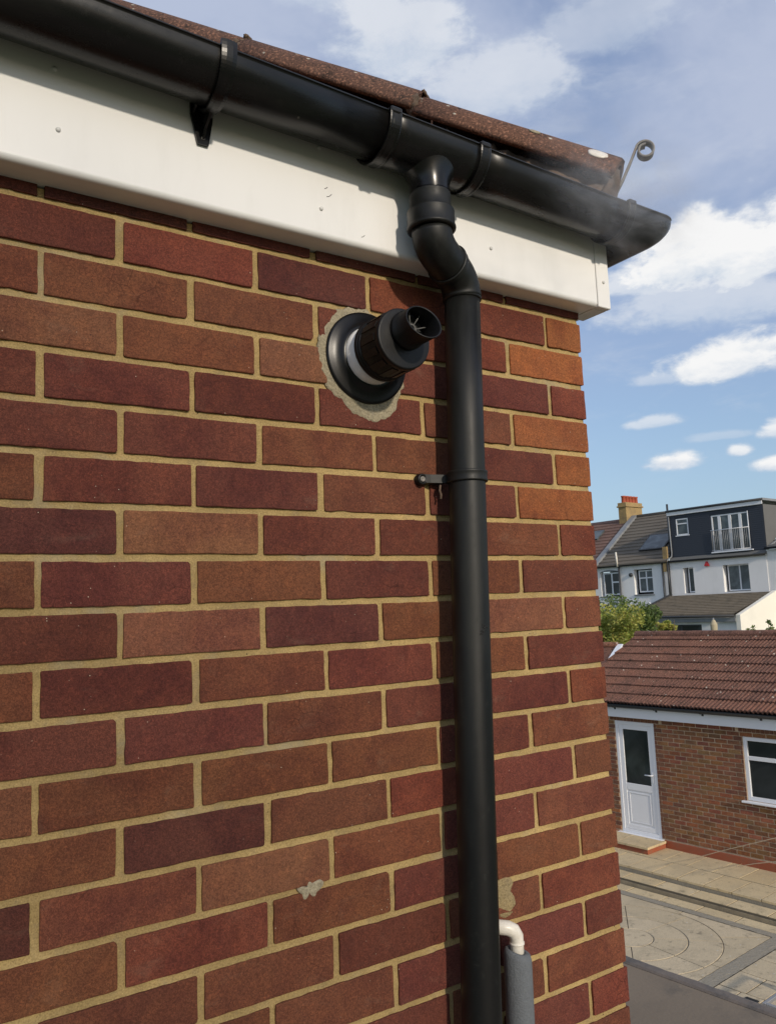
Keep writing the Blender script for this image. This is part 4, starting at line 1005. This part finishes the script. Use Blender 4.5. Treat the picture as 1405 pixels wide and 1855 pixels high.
# ================================================================ LOW GARAGE BEHIND, LEFT
ga = root('garage', (-14, 16.6, 0), 'b', 'low garage with tiled roof and white bargeboard, left of the long red roof', 'garage')
mb = MB(); mb.box((-17, 16.7, -.3), (-12.42, 19.0, 2.7)); part('wall', mb, 'obrick', ga).color = (.15, .07, .045, 1)
mb = MB(); q = MB()
gp = (3.28 - 2.82) / (17.2 - 16.6)
for i in range(6):
    v_ = 16.35 + i * .26
    if v_ > 17.2: break
mb.prism([(-17.2, 16.3, 2.585), (-17.2, 17.2, 2.585 + .9 * gp), (-17.2, 18.1, 2.585), (-17.2, 18.1, 2.50), (-17.2, 16.3, 2.50)], (4.83, 0, 0)); part('roof', mb, 'otile', ga)
mb = MB()
mb.prism([(-12.365, 16.28, 2.44), (-12.365, 16.28, 2.62), (-12.365, 17.2, 2.62 + .92 * gp), (-12.365, 18.12, 2.62), (-12.365, 18.12, 2.44), (-12.365, 17.2, 2.40 + .92 * gp)], (.15, 0, 0)); part('bargeboard', mb, 'wpaint', ga)
q = MB(); q.tube([(-17.2, 17.2, 2.60 + .92 * gp), (-12.36, 17.2, 2.60 + .92 * gp)], .07, 10); part('ridge', q, 'otile', ga)

# ================================================================ TERRACED HOUSES
TV = 38.0
def wframe(parent, u0, u1, h0, h1, v, bars_u=(), bars_h=(), w=.06, glass='glass2', fm='wpaint', partial=None):
    mb = MB(); frame_rect(mb, u0, u1, h0, h1, v, v + .08, w, .006)
    for b in bars_u: mb.bbox((b - w / 2, v + .002, h0 + w), (b + w / 2, v + .07, h1 - w), .005)
    for b, a0, a1 in bars_h: mb.bbox((a0, v + .004, b - w / 2), (a1, v + .066, b + w / 2), .005)
    wn = part('window', mb, fm, parent)
    g_ = MB(); g_.box((u0 + w * .8, v + .03, h0 + w * .8), (u1 - w * .8, v + .04, h1 - w * .8)); sub('pane', g_, glass, wn)
    return wn
def stepped_roof(u0, u1, v0, h0, v1, h1, n, th=.03, rolls=0):
    """tile courses as real steps"""
    mb = MB(); rings = []
    for i in range(n):
        a, b = i / n, (i + 1) / n
        va, vb, ha, hb = v0 + (v1 - v0) * a, v0 + (v1 - v0) * b, h0 + (h1 - h0) * a, h0 + (h1 - h0) * b
        mb.add([(u0, va, ha - .02), (u1, va, ha - .02), (u1, va, ha + th), (u0, va, ha + th), (u0, vb, hb), (u1, vb, hb)], [(0, 1, 2, 3), (3, 2, 5, 4)])
    return mb
# --- house with the dark dormer
h2 = root('dormer_house', (-21, TV, 0), 'b', 'white rendered terraced house with a dark grey box dormer and lean-to', 'house')
HU0, HU1 = -23.72, -18.6
W1 = (-22.97, -22.41, 4.62, 5.92); W2 = (-20.82, -19.50, 4.60, 5.91)
mb = MB(); holes_wall(mb, HU0, HU1, -.3, 6.27, TV, TV + .35, [W1, W2]); mb.box((HU0, TV + .36, -.3), (HU0 + .3, TV + 8, 6.26)); mb.box((HU1 - .3, TV + .36, -.3), (HU1, TV + 8, 6.26)); part('wall', mb, 'render', h2)
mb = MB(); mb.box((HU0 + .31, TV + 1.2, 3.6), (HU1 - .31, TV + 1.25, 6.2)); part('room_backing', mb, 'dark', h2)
w = wframe(h2, W1[0] + .14, W1[1], W1[2] + .03, W1[3], TV + .22, glass='glass'); w = wframe(h2, W2[0] + .12, W2[1], W2[2] + .03, W2[3], TV + .22, bars_u=(-20.08,), glass='glass2')
for a, b in ((-20.62, -20.13), (-20.03, -19.58)): mb = MB(); mb.box((a, TV + .272, W2[2] + .1), (b, TV + .276, W2[3] - .08)); sub('curtain', mb, 'curtain', w)
# dormer
DV = TV + .15
FD = (-21.30, -19.36, 6.60, 8.45); SW = (-23.26, -22.56, 7.62, 8.49)
mb = MB(); holes_wall(mb, HU0 + .08, HU1, 6.46, 8.69, DV, DV + .2, [FD, SW]); dm = part('dormer_front', mb, 'slate', h2)
mb = MB()
for k in range(1, 22): mb.box((HU0 + .082, DV - .012, 6.46 + k * .1), (FD[0] - .05 if 6.46 + k * .1 < 8.5 else HU1 - .002, DV - .0005, 6.466 + k * .1)); mb.box((FD[1] + .05, DV - .012, 6.461 + k * .1), (HU1 - .002, DV - .0005, 6.467 + k * .1)) if 6.46 + k * .1 < 8.5 else None
mb = MB()
for k in range(22):
    z_ = 6.47 + k * .1
    segs = [(HU0 + .082, HU1 - .002)]
    for h in (FD, SW):
        if z_ + .1 > h[2] - .03 and z_ < h[3] + .03:
            segs = [s2 for s1 in segs for s2 in ((s1[0], min(s1[1], h[0] - .03)), (max(s1[0], h[1] + .03), s1[1])) if s2[1] - s2[0] > .02]
    for a, b in segs: mb.add([(a, DV - .022, z_), (b, DV - .022, z_), (b, DV - .004, z_ + .1), (a, DV - .004, z_ + .1), (a, DV - .002, z_), (b, DV - .002, z_)], [(0, 1, 2, 3), (0, 4, 5, 1)])
sub('cladding_course', mb, 'slate', dm, kind='stuff')
mb = MB(); mb.prism([(HU1 - .01, DV + .0, 6.46), (HU1 - .01, DV, 8.70), (HU1 - .01, DV + 5.0, 8.70), (HU1 - .01, DV + 3.4, 8.60)], (.02, 0, 0)); part('dormer_cheek', mb, 'cheek', h2)
mb = MB(); mb.box((HU0 + .03, DV + .21, 6.46), (HU0 + .07, DV + 3.4, 8.69)); part('dormer_cheek', mb, 'cheek', h2)
mb = MB(); mb.bbox((HU0 + .02, DV - .10, 8.695), (HU1 + .02, DV - .06, 8.885), .01); part('dormer_fascia', mb, 'wpaint', h2)
mb = MB(); mb.tube([(HU0 + .0, DV - .12, 8.93), (HU1 + .06, DV - .12, 8.93)], .055, 10); part('dormer_gutter', mb, 'dkgrey', h2)
mb = MB(); mb.box((HU0 + .0, DV - .06, 8.89), (HU1 + .05, DV + 5.2, 9.0)); part('dormer_roof', mb, 'lead', h2)
mb = MB(); mb.prism([(HU0 + .05, TV - .12, 6.28), (HU0 + .05, TV - .12, 6.34), (HU0 + .05, DV - .03, 6.50), (HU0 + .05, DV - .03, 6.28)], (HU1 - HU0 - .02, 0, 0)); part('roof_apron', mb, 'cheek', h2)
mb = MB(); mb.tube([(HU0 + .0, TV - .13, 6.29), (HU1 + .02, TV - .13, 6.29)], .05, 8); part('eaves_gutter', mb, 'dark', h2)
mb = MB(); mb.prism([(HU0 + .3, TV + .35, 6.27), (HU0 + .3, TV + 4.2, 9.28), (HU0 + .3, TV + 8.0, 6.27)], (HU1 - HU0 - .32, 0, 0)); part('main_roof', mb, 'rooft', h2) if False else None
# french doors, small window, balcony
frw = MB(); frame_rect(frw, FD[0] + .004, FD[1] - .004, FD[2] + .002, FD[3] - .003, DV + .02, DV + .10, .07, .006)
for b in (-20.88, -20.33, -19.80): frw.bbox((b - .075, DV + .022, FD[2] + .073), (b + .075, DV + .095, FD[3] - .075), .006)
fw = part('french_window', frw, 'wpaint', h2); mb = MB(); mb.box((FD[0] + .07, DV + .05, FD[2] + .07), (FD[1] - .07, DV + .06, FD[3] - .07)); sub('pane', mb, 'glass2', fw)
mb = MB()
for k in range(22): uu = FD[0] + .02 + k * (FD[1] - FD[0] - .04) / 21; mb.tube([(uu, DV - .09, 6.63), (uu, DV - .09, 7.66)], .011, 5)
bal = part('balcony_rail', mb, 'metal', h2)
mb = MB(); mb.tube([(FD[0] - .02, DV - .09, 7.68), (FD[1] + .02, DV - .09, 7.68)], .02, 6); mb.bbox((FD[0] - .06, DV - .13, 6.54), (FD[1] + .14, DV - .025, 6.60), .01); mb.tube([(FD[0] - .02, DV - .09, 6.66), (FD[1] + .02, DV - .09, 6.66)], .014, 6)
mb.tube([(FD[1] + .02, DV - .09, 6.63), (FD[1] + .02, DV - .09, 8.46)], .018, 6); sub('rail_bar', mb, 'wpaint', bal)
wframe(h2, SW[0] + .004, SW[1] - .004, SW[2] + .003, SW[3] - .003, DV + .0, bars_h=((8.22, SW[0] + .06, SW[1] - .06),), glass='glass2')
mb = MB(); mb.bbox((SW[0] - .05, DV - .05, SW[2] - .045), (SW[1] + .06, DV - .025, SW[2] + .0), .006); part('sill', mb, 'wpaint', h2)
mb = MB(); mb.loft([[(-21.73, TV - .10, 5.93), (-21.50, TV - .10, 5.93), (-21.50, TV - .002, 5.93), (-21.73, TV - .002, 5.93)], [(-21.72, TV - .10, 6.0), (-21.51, TV - .10, 6.0), (-21.51, TV - .002, 6.0), (-21.72, TV - .002, 6.0)], [(-21.64, TV - .08, 6.17), (-21.59, TV - .08, 6.17), (-21.59, TV - .002, 6.17), (-21.64, TV - .002, 6.17)]], caps=True)
solo('alarm_box', mb, 'redbox', (-21.6, TV - .05, 5.9), 'b', 'small red alarm box high on the white rendered wall', 'alarm box')
# downpipe between the houses
mb = MB(); mb.tube([(HU0 + .10, DV - .06, 8.66), (HU0 + .13, DV - .07, 6.75), (HU0 + .12, DV - .1, 6.55), (HU0 - .02, TV - .16, 6.38), (HU0 - .04, TV - .1, 6.15)], .035, 8); part('downpipe', mb, 'lead', h2)
mb = MB(); mb.tube([(HU0 - .05, TV - .1, 6.3), (HU0 - .05, TV - .1, 4.4)], .055, 8); mb.tube([(HU0 - .04, DV + .1, 6.5), (HU0 - .02, DV + .1, 9.35)], .055, 8); part('soil_pipe', mb, 'dkgrey', h2)
mb = MB(); mb.box((HU0 - .33, TV - .06, 5.85), (HU0 - .07, TV + .05, 7.1)); mb.box((HU0 - .30, TV - .14, 5.80), (HU0 - .10, TV - .061, 6.25)); part('party_corbel', mb, 'stock', h2)
# lean-to
lt = root('lean_to', (-21, 36, 0), 'b', 'white lean-to with fawn tiled roof at the back of the dormer house', 'extension')
LV0, LV1, LH0, LH1 = 34.3, 37.93, 3.60, 4.52
mb = MB(); lr = stepped_roof(-23.72, -18.42, LV0, LH0, LV1, LH1, 13, .055)
part('roof', lr, 'rooflt', lt)
mb = MB(); mb.prism([(-18.42, LV0 + .05, -.3), (-18.42, LV0 + .05, LH0 - .04), (-18.42, LV1, LH1 + .05), (-18.42, LV1, -.3)], (.2, 0, 0)); part('side_wall', mb, 'render2', lt)
mb = MB(); mb.prism([(-23.72, LV0 + .08, -.3), (-23.72, LV0 + .08, LH0 - .06), (-23.72, LV1, LH1 - .05), (-23.72, LV1, -.3)], (.2, 0, 0)); part('side_wall', mb, 'render', lt)
mb = MB(); mb.prism([(-23.86, LV0 - .05, LH0 - .06), (-23.86, LV0 - .05, LH0 + .08), (-23.86, LV1, LH1 + .08), (-23.86, LV1, LH1 - .06)], (.13, 0, 0)); part('verge', mb, 'dkgrey', lt)
mb = MB(); holes_wall(mb, -23.5, -18.43, -.3, LH0 - .08, LV0 + .25, LV0 + .45, [(-22.3, -20.2, -.3, 3.15)]); part('front_wall', mb, 'render', lt)
mb = MB(); mb.tube([(-23.8, LV0 - .1, LH0 - .08), (-18.42, LV0 - .1, LH0 - .08)], .06, 8); part('gutter', mb, 'dkgrey', lt)
mb = MB(); mb.bbox((-23.7, LV0 + .0, LH0 - .34), (-18.43, LV0 + .04, LH0 - .16), .01); part('fascia', mb, 'lead', lt)
mb = MB(); frame_rect(mb, -22.3, -20.2, 0, 3.15, LV0 + .3, LV0 + .36, .07); mb.bbox((-21.29, LV0 + .301, .07), (-21.21, LV0 + .355, 3.08), .005); pd = part('patio_door', mb, 'dkgrey', lt)
mb = MB(); mb.box((-22.25, LV0 + .32, .05), (-20.25, LV0 + .33, 3.1)); sub('pane', mb, 'glass', pd)
# closed parasol
pa = root('parasol', (-14.75, 26, -.18), 'b', 'closed cream parasol showing above the red ridge in front of the lean-to', 'parasol')
mb = MB(); mb.lathe([(.02, 3.62), (.05, 3.60), (.12, 3.45), (.11, 3.2), (.16, 2.9), (.13, 2.4), (.17, 1.9), (.05, 1.88)], (-14.75, 26, 0), (0, 0, 1), 14, smooth=False); part('canopy', mb, 'cloth', pa)
mb = MB(); mb.tube([(-14.75, 26, -.28), (-14.75, 26, 3.68)], .025, 8); part('pole', mb, 'metal', pa)

# --- plain terraced house left of the dormer house
h1 = root('terraced_house', (-26, TV, 0), 'b', 'white rendered terraced house with brown tiled roof and rooflight, left of the dormer house', 'house')
A0, A1 = -28.32, -24.10
LW = (-28.12, -26.92, 4.66, 6.02); MW = (-25.93, -24.80, 4.68, 6.02)
mb = MB(); holes_wall(mb, A0 - .4, A1 + .25, -.3, 6.28, TV, TV + .3, [LW, MW]); part('wall', mb, 'render', h1)
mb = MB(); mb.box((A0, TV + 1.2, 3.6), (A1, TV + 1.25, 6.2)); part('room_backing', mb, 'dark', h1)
wframe(h1, LW[0] + .10, LW[1], LW[2] + .05, LW[3] - .05, TV + .12, bars_u=(-27.45,), bars_h=((5.42, -27.42, LW[1] - .06),), w=.08, glass='glass')
wframe(h1, MW[0] + .16, MW[1], MW[2] + .10, MW[3] - .05, TV + .20, bars_u=(-25.30,), bars_h=((5.55, MW[0] + .22, MW[1] - .06),), w=.07, glass='glass2')
for a, b, z in ((LW[0] - .03, LW[1] + .05, LW[2]), (MW[0] - .03, MW[1] + .06, MW[2])): mb = MB(); mb.bbox((a, TV - .07, z - .07), (b, TV + .11, z - .001), .01); part('sill', mb, 'lead', h1)
for a, b, z in ((LW[0] - .0, LW[1] + .0, LW[3]),): mb = MB(); mb.prism([(a, TV - .012, z), (a + .3, TV - .012, z + .07), ((a + b) / 2, TV - .012, z + .10), (b - .3, TV - .012, z + .07), (b, TV - .012, z)], (0, .01, 0)); part('window_arch', mb, 'lead', h1)
RH1, RV1 = 9.34, 42.06; E0, EH = 37.78, 6.33
mb = stepped_roof(A0, A1 + .33, E0, EH, RV1, RH1, 15, .05); mb.add([(A0, RV1, RH1), (A1 + .33, RV1, RH1), (A1 + .33, RV1 + 4, 6.4), (A0, RV1 + 4, 6.4)], [(0, 1, 2, 3)]); part('roof', mb, 'rooft', h1)
mb = MB(); mb.tube([(A0, RV1, RH1 + .01), (A1 + .33, RV1, RH1 + .01)], .11, 8); part('ridge', mb, 'rooft', h1)
rs = (RH1 - EH) / (RV1 - E0)
def on_roof(u_, v_, up=0): return (u_, v_ - up * .58, EH + (v_ - E0) * rs + up * .81)
mb = MB(); mb.prism([on_roof(A0 - .16, E0 - .1, .0), on_roof(A0 - .16, RV1, .0), on_roof(A0 - .16, RV1, .14), on_roof(A0 - .16, E0 - .1, .14)], (.34, 0, 0)); part('party_verge', mb, 'lead', h1)
mb = MB(); q0, q1 = (-25.97, 38.72), (-24.42, 39.98)
mb.add([on_roof(q0[0], q0[1], .06), on_roof(q1[0], q0[1], .06), on_roof(q1[0], q1[1], .06), on_roof(q0[0], q1[1], .06), on_roof(q0[0], q0[1], .13), on_roof(q1[0], q0[1], .13), on_roof(q1[0], q1[1], .13), on_roof(q0[0], q1[1], .13)], [(0, 3, 2, 1), (4, 5, 6, 7), (0, 1, 5, 4), (1, 2, 6, 5), (2, 3, 7, 6), (3, 0, 4, 7)]); rl = part('rooflight', mb, 'dkgrey', h1)
mb = MB(); i_ = .07; mb.add([on_roof(q0[0] + i_, q0[1] + i_, .135), on_roof(q1[0] - i_, q0[1] + i_, .135), on_roof(q1[0] - i_, q1[1] - i_, .135), on_roof(q0[0] + i_, q1[1] - i_, .135)], [(0, 1, 2, 3)]); sub('pane', mb, 'glass2', rl)
mb = MB(); mb.tube([(A0, TV - .16, 6.30), (A1 + .25, TV - .16, 6.30)], .055, 8); part('gutter', mb, 'dark', h1)
mb = MB(); mb.tube([(-26.78, TV - .12, 6.25), (-26.76, TV - .08, 2.5)], .05, 8); part('soil_pipe', mb, 'dkgrey', h1); mb = MB(); mb.tube([(-26.80, TV - .2, 6.25), (-26.84, TV - .2, 7.05)], .05, 8); part('vent_pipe', mb, 'cream', h1)
mb = MB(); mb.tube([(A1 - .0, TV - .1, 6.25), (A1 + .02, TV - .1, 2.5)], .05, 8); part('downpipe', mb, 'dkgrey', h1)
mb = MB(); mb.lathe([(0, -.1), (.10, -.09), (.11, 0)], (-26.1, TV - .0, 5.75), (0, 1, 0), 14); part('round_vent', mb, 'dkgrey', h1)
# curled white vent cowl on the wall, gives no light
mb = MB(); mb.tube([(-24.95 + .12 * math.cos(t), TV - .3, 4.1 + .12 * math.sin(t)) for t in [R(-40 + k * 28) for k in range(9)]], .035, 8)
solo('vent_cowl', mb, 'wpaint', (-24.95, TV - .3, 4.1), 'b', 'small white curled wall fitting on the white wall above the bushes', 'cowl')
# chimney
ch = root('chimney_stack', (-28.7, 42, 8.5), 'b', 'yellow brick chimney stack with five red pots on the ridge', 'chimney')
mb = MB(); mb.bbox((-29.05, 41.5, 8.2), (-28.5, 43.15, 9.98), .01); part('stack', mb, 'stock', ch)
mb = MB(); mb.bbox((-29.12, 41.43, 9.981), (-28.43, 43.22, 10.07), .01); part('brick_band', mb, 'stock', ch); mb = MB(); mb.bbox((-29.07, 41.48, 10.071), (-28.48, 43.17, 10.26), .01); part('cap', mb, 'stock', ch)
for k in range(5): mb = MB(); mb.lathe([(.13, 0), (.12, .34), (.145, .36), (.145, .42), (.10, .42), (.10, .3)], (-28.78, 41.72 + k * .31, 10.261), (0, 0, 1), 14); part('chimney_pot', mb, 'redclay', ch)
# --- house further left
h0 = root('terraced_house', (-31, TV, 0), 'b', 'house end with reddish tiled roof and small rooflight, beyond the chimney stack', 'house')
mb = MB(); mb.box((-34, TV, -.3), (A0 - .41, TV + .3, 6.28)); part('wall', mb, 'render', h0)
mb = stepped_roof(-34, A0 - .17, E0, EH, RV1, RH1, 15, .05); mb.add([(-34, RV1, RH1), (A0 - .17, RV1, RH1), (A0 - .17, RV1 + 4, 6.4), (-34, RV1 + 4, 6.4)], [(0, 1, 2, 3)]); part('roof', mb, 'roofr', h0)
mb = MB(); q0, q1 = (-31.0, 40.2), (-29.75, 41.0); mb.add([on_roof(q0[0], q0[1], .12), on_roof(q1[0], q0[1], .12), on_roof(q1[0], q1[1], .12), on_roof(q0[0], q1[1], .12), on_roof(q0[0], q0[1], .0), on_roof(q1[0], q0[1], .0), on_roof(q1[0], q1[1], 0), on_roof(q0[0], q1[1], 0)], [(0, 1, 2, 3), (0, 1, 5, 4), (1, 2, 6, 5), (2, 3, 7, 6), (3, 0, 4, 7)]); rl = part('rooflight', mb, 'glass2', h0)
# --- house to the right
h3 = root('end_house', (-15, TV, 0), 'b', 'pale rendered house with dark roof, adjoining the dormer house on its right', 'house')
mb = MB(); mb.box((HU1 + .005, TV + .03, -.3), (-12, TV + .3, 6.5)); part('wall', mb, 'render', h3)
mb = stepped_roof(HU1 + .03, -12, TV - .12, 6.55, RV1 + .2, 8.3, 14, .03); part('roof', mb, 'cheek', h3)
mb = MB(); mb.tube([(HU1 + .03, TV - .16, 6.56), (-12, TV - .16, 6.56)], .06, 8); part('gutter', mb, 'dark', h3)
mb = MB(); mb.prism([(HU1 + .03, TV + .3, 6.65), (HU1 + .5, TV + 1.2, 7.15), (HU1 + .6, TV + 1.2, 7.15), (HU1 + .13, TV + .3, 6.65)], (0, 0, .09)); part('lead_flashing', mb, 'lead', h3)
# distant ridge peeping over the dormer
mb = MB(); mb.tube([(-21.9, 43.5, 9.3), (-21.85, 43.5, 9.68)], .28, 10)
q = MB(); q.lathe([(.42, 8.9), (.40, 9.20), (.20, 9.52), (0, 9.56)], (-21.9, 42.6, 0), (0, 0, 1), 12, smooth=False); part('ridge_vent', q, 'lead', h2)

# ================================================================ PLANTS
def foliage(mb, cen, rad, n, size, seed, gap=.15, clumps=10):
    rr_ = random.Random(seed); cl = []
    for _ in range(clumps):
        d = Vector((rr_.gauss(0, 1), rr_.gauss(0, 1), rr_.gauss(0, 1))).normalized() * rr_.uniform(.35, .95)
        cl.append((Vector((cen[0] + d.x * rad[0], cen[1] + d.y * rad[1], cen[2] + d.z * rad[2])), rr_.uniform(.25, .5)))
    for _ in range(n):
        c_, s_ = rr_.choice(cl); d = Vector((rr_.gauss(0, 1), rr_.gauss(0, 1), rr_.gauss(0, 1))).normalized() * (rr_.random() ** .35) * s_
        p_ = c_ + Vector((d.x * rad[0], d.y * rad[1], d.z * rad[2]))
        a = Vector((rr_.gauss(0, 1), rr_.gauss(0, 1), rr_.gauss(0, .6))).normalized(); b = a.cross(Vector((rr_.gauss(0, 1), rr_.gauss(0, 1), rr_.gauss(0, 1)))).normalized(); l = size * rr_.uniform(.6, 1.4)
        mb.add([p_ - a * l, p_ + b * l * .45, p_ + a * l, p_ - b * l * .45], [(0, 1, 2, 3)])
def bush(name, cen, rad, n, size, seed, mat, label, clumps=14, trunk=True, cat='bush', group=None):
    rt = root(name, (cen[0], cen[1], -.3), 'b', label, cat, group)
    mb = MB(); foliage(mb, cen, rad, n, size, seed, clumps=clumps); part('foliage', mb, mat, rt)
    rr_ = random.Random(seed + 1); mb = MB()
    for k in range(6):
        tip = (cen[0] + rr_.uniform(-.8, .8) * rad[0], cen[1] + rr_.uniform(-.5, .5) * rad[1], cen[2] + rr_.uniform(0, .9) * rad[2])
        b = (cen[0] + rr_.uniform(-.1, .1), cen[1], -.3); m1 = [(b[i] * .45 + tip[i] * .55) + (rr_.uniform(-.1, .1) if i < 2 else 0) for i in range(3)]
        mb.tube([b, m1, tip], [.05, .03, .01], 6)
    part('stem', mb, 'bark', rt); return rt
bush('garden_bush', (-15.75, 21.5, 3.0), (1.45, 1.3, 1.15), 14000, .055, 11, 'leafy', 'large yellow green leafy bush behind the left end of the red roof', 26)
bush('garden_bush', (-18.0, 25.5, 3.5), (1.7, 1.2, 1.05), 8000, .065, 12, 'leafd', 'darker green bush behind the yellow green bush, against the white house', 22)
bush('garden_bush', (-18.7, 27.5, 3.75), (.75, .6, .42), 1600, .06, 17, 'leafd', 'small leafy bush tip beside the lean-to verge', 8)
bush('garden_bush', (-17.6, 27.4, 3.35), (.6, .5, .35), 1300, .06, 18, 'leafy', 'low sprig of leaves in front of the lean-to fascia, above the red ridge', 7)
bush('garden_bush', (-19.5, 21.8, 3.4), (.9, 1.0, 1.1), 3000, .06, 19, 'leafy', 'tall yellowish bush hard against the house corner edge', 10) if False else None
# small open tree in front of the cream side wall
def sapling(cen, seed, label):
    rt = root('small_tree', (cen[0], cen[1], -.3), 'b', label, 'tree'); rr_ = random.Random(seed)
    tr_ = MB(); tr_.tube([(cen[0], cen[1], -.3), (cen[0] + .05, cen[1], 1.5), (cen[0], cen[1], 2.9)], [.06, .045, .03], 8); cr = MB()
    for k in range(26):
        t = rr_.uniform(0, 1); b = (cen[0], cen[1], 1.9 + t * 1.0); a = rr_.uniform(0, 6.28); l = rr_.uniform(.3, .75)
        tip = (b[0] + math.cos(a) * l, b[1] + math.sin(a) * l, b[2] + rr_.uniform(.2, .9)); tr_.tube([b, [(b[i] + tip[i]) / 2 + (.05 if i == 2 else 0) for i in range(3)], tip], [.014, .009, .005], 5)
        foliage(cr, tip, (.14, .14, .13), 34, .055, seed * 50 + k, clumps=3)
    part('trunk', tr_, 'bark', rt); part('crown', cr, 'leafd', rt)
sapling((-11.95, 24, 2.9), 5, 'small open tree with dark green leaves in front of the cream lean-to side wall')

# unseen tree, added behind the camera to dim the sun on the left of the wall
def add_shade_conifer():
    cx, cy = -5.6, -22.0
    rt = root('added_shade_tree', (cx, cy, -Z0), 'w', 'unseen tall evergreen added behind the camera to softly shade the left of the brick wall', 'tree')
    mb = MB(); mb.tube([(cx, cy, -Z0 - .2), (cx, cy, 6), (cx, cy, 17.6)], [.28, .18, .05], 10); part('trunk', mb, 'bark', rt)
    rr_ = random.Random(3); mb = MB()
    for k in range(6500):
        h = rr_.uniform(.6, 23); rmax = 3.5 * (1 - max(0, h - 14) / 11.0); a = rr_.uniform(0, 6.283); d = rmax * math.sqrt(rr_.random())
        if nz(math.cos(a) * 1.3 * d, math.sin(a) * 1.3 * d, h * .8) > .30: continue
        p_ = Vector((cx + d * math.cos(a), cy + d * math.sin(a), h - Z0)); q1 = Vector((rr_.gauss(0, 1), rr_.gauss(0, 1), rr_.gauss(0, .5))).normalized(); q2 = q1.cross(Vector((rr_.gauss(0, 1), rr_.gauss(0, 1), rr_.gauss(0, 1)))).normalized(); l = rr_.uniform(.12, .26)
        mb.add([p_ - q1 * l, p_ + q2 * l * .5, p_ + q1 * l, p_ - q2 * l * .5], [(0, 1, 2, 3)])
    part('crown', mb, 'leafd', rt)
add_shade_conifer()

# ================================================================ STEAM FROM THE FLUE
sm_, t = new_mat('flue_steam'); t.n.remove(t.b)
pv = t.add('ShaderNodeVolumePrincipled'); pv.inputs['Color'].default_value = (.95, .95, .95, 1)
ob_c = t.add('ShaderNodeTexCoord').outputs['Object']
ln = t.add('ShaderNodeVectorMath', operation='LENGTH'); t.put(ln.inputs[0], t.map(ob_c, scale=(1 / .30, 1 / .13, 1 / .15)))
fall = t.ss(ln.outputs['Value'], 1.0, .1)
dn = t.m('MULTIPLY', t.m('MULTIPLY', t.ss(t.noise(t.map(ob_c, scale=(.5, 1, 1.3)), 15, 7, .66, 1.2), .40, .74), fall), 6.5)
t.put(pv.inputs['Density'], dn); t.l.new(pv.outputs[0], t.out.inputs['Volume'])
mb = MB(); rings = []
for i in range(1, 12):
    th = math.pi * i / 12; rings.append([(.30 * math.cos(th), .13 * math.sin(th) * math.cos(p_), .15 * math.sin(th) * math.sin(p_)) for p_ in [2 * math.pi * j / 20 for j in range(20)]])
mb.loft(rings, caps=True, smooth=True); m_ = mb.mesh('steam'); fix_normals(m_); m_.materials.append(sm_)
st_ = bpy.data.objects.new('steam', m_); COL.objects.link(st_); st_.location = (-.17, -.30, .125 + Z0); st_.rotation_euler = (0, 0, .15)
props(st_, 'faint white wisp of flue steam drifting in front of the black gutter', 'steam', kind='stuff')

# unlabelled setting roots keep no category
for o in (base, ter):
    for k in ('label', 'category'):
        if k in o: del o[k]
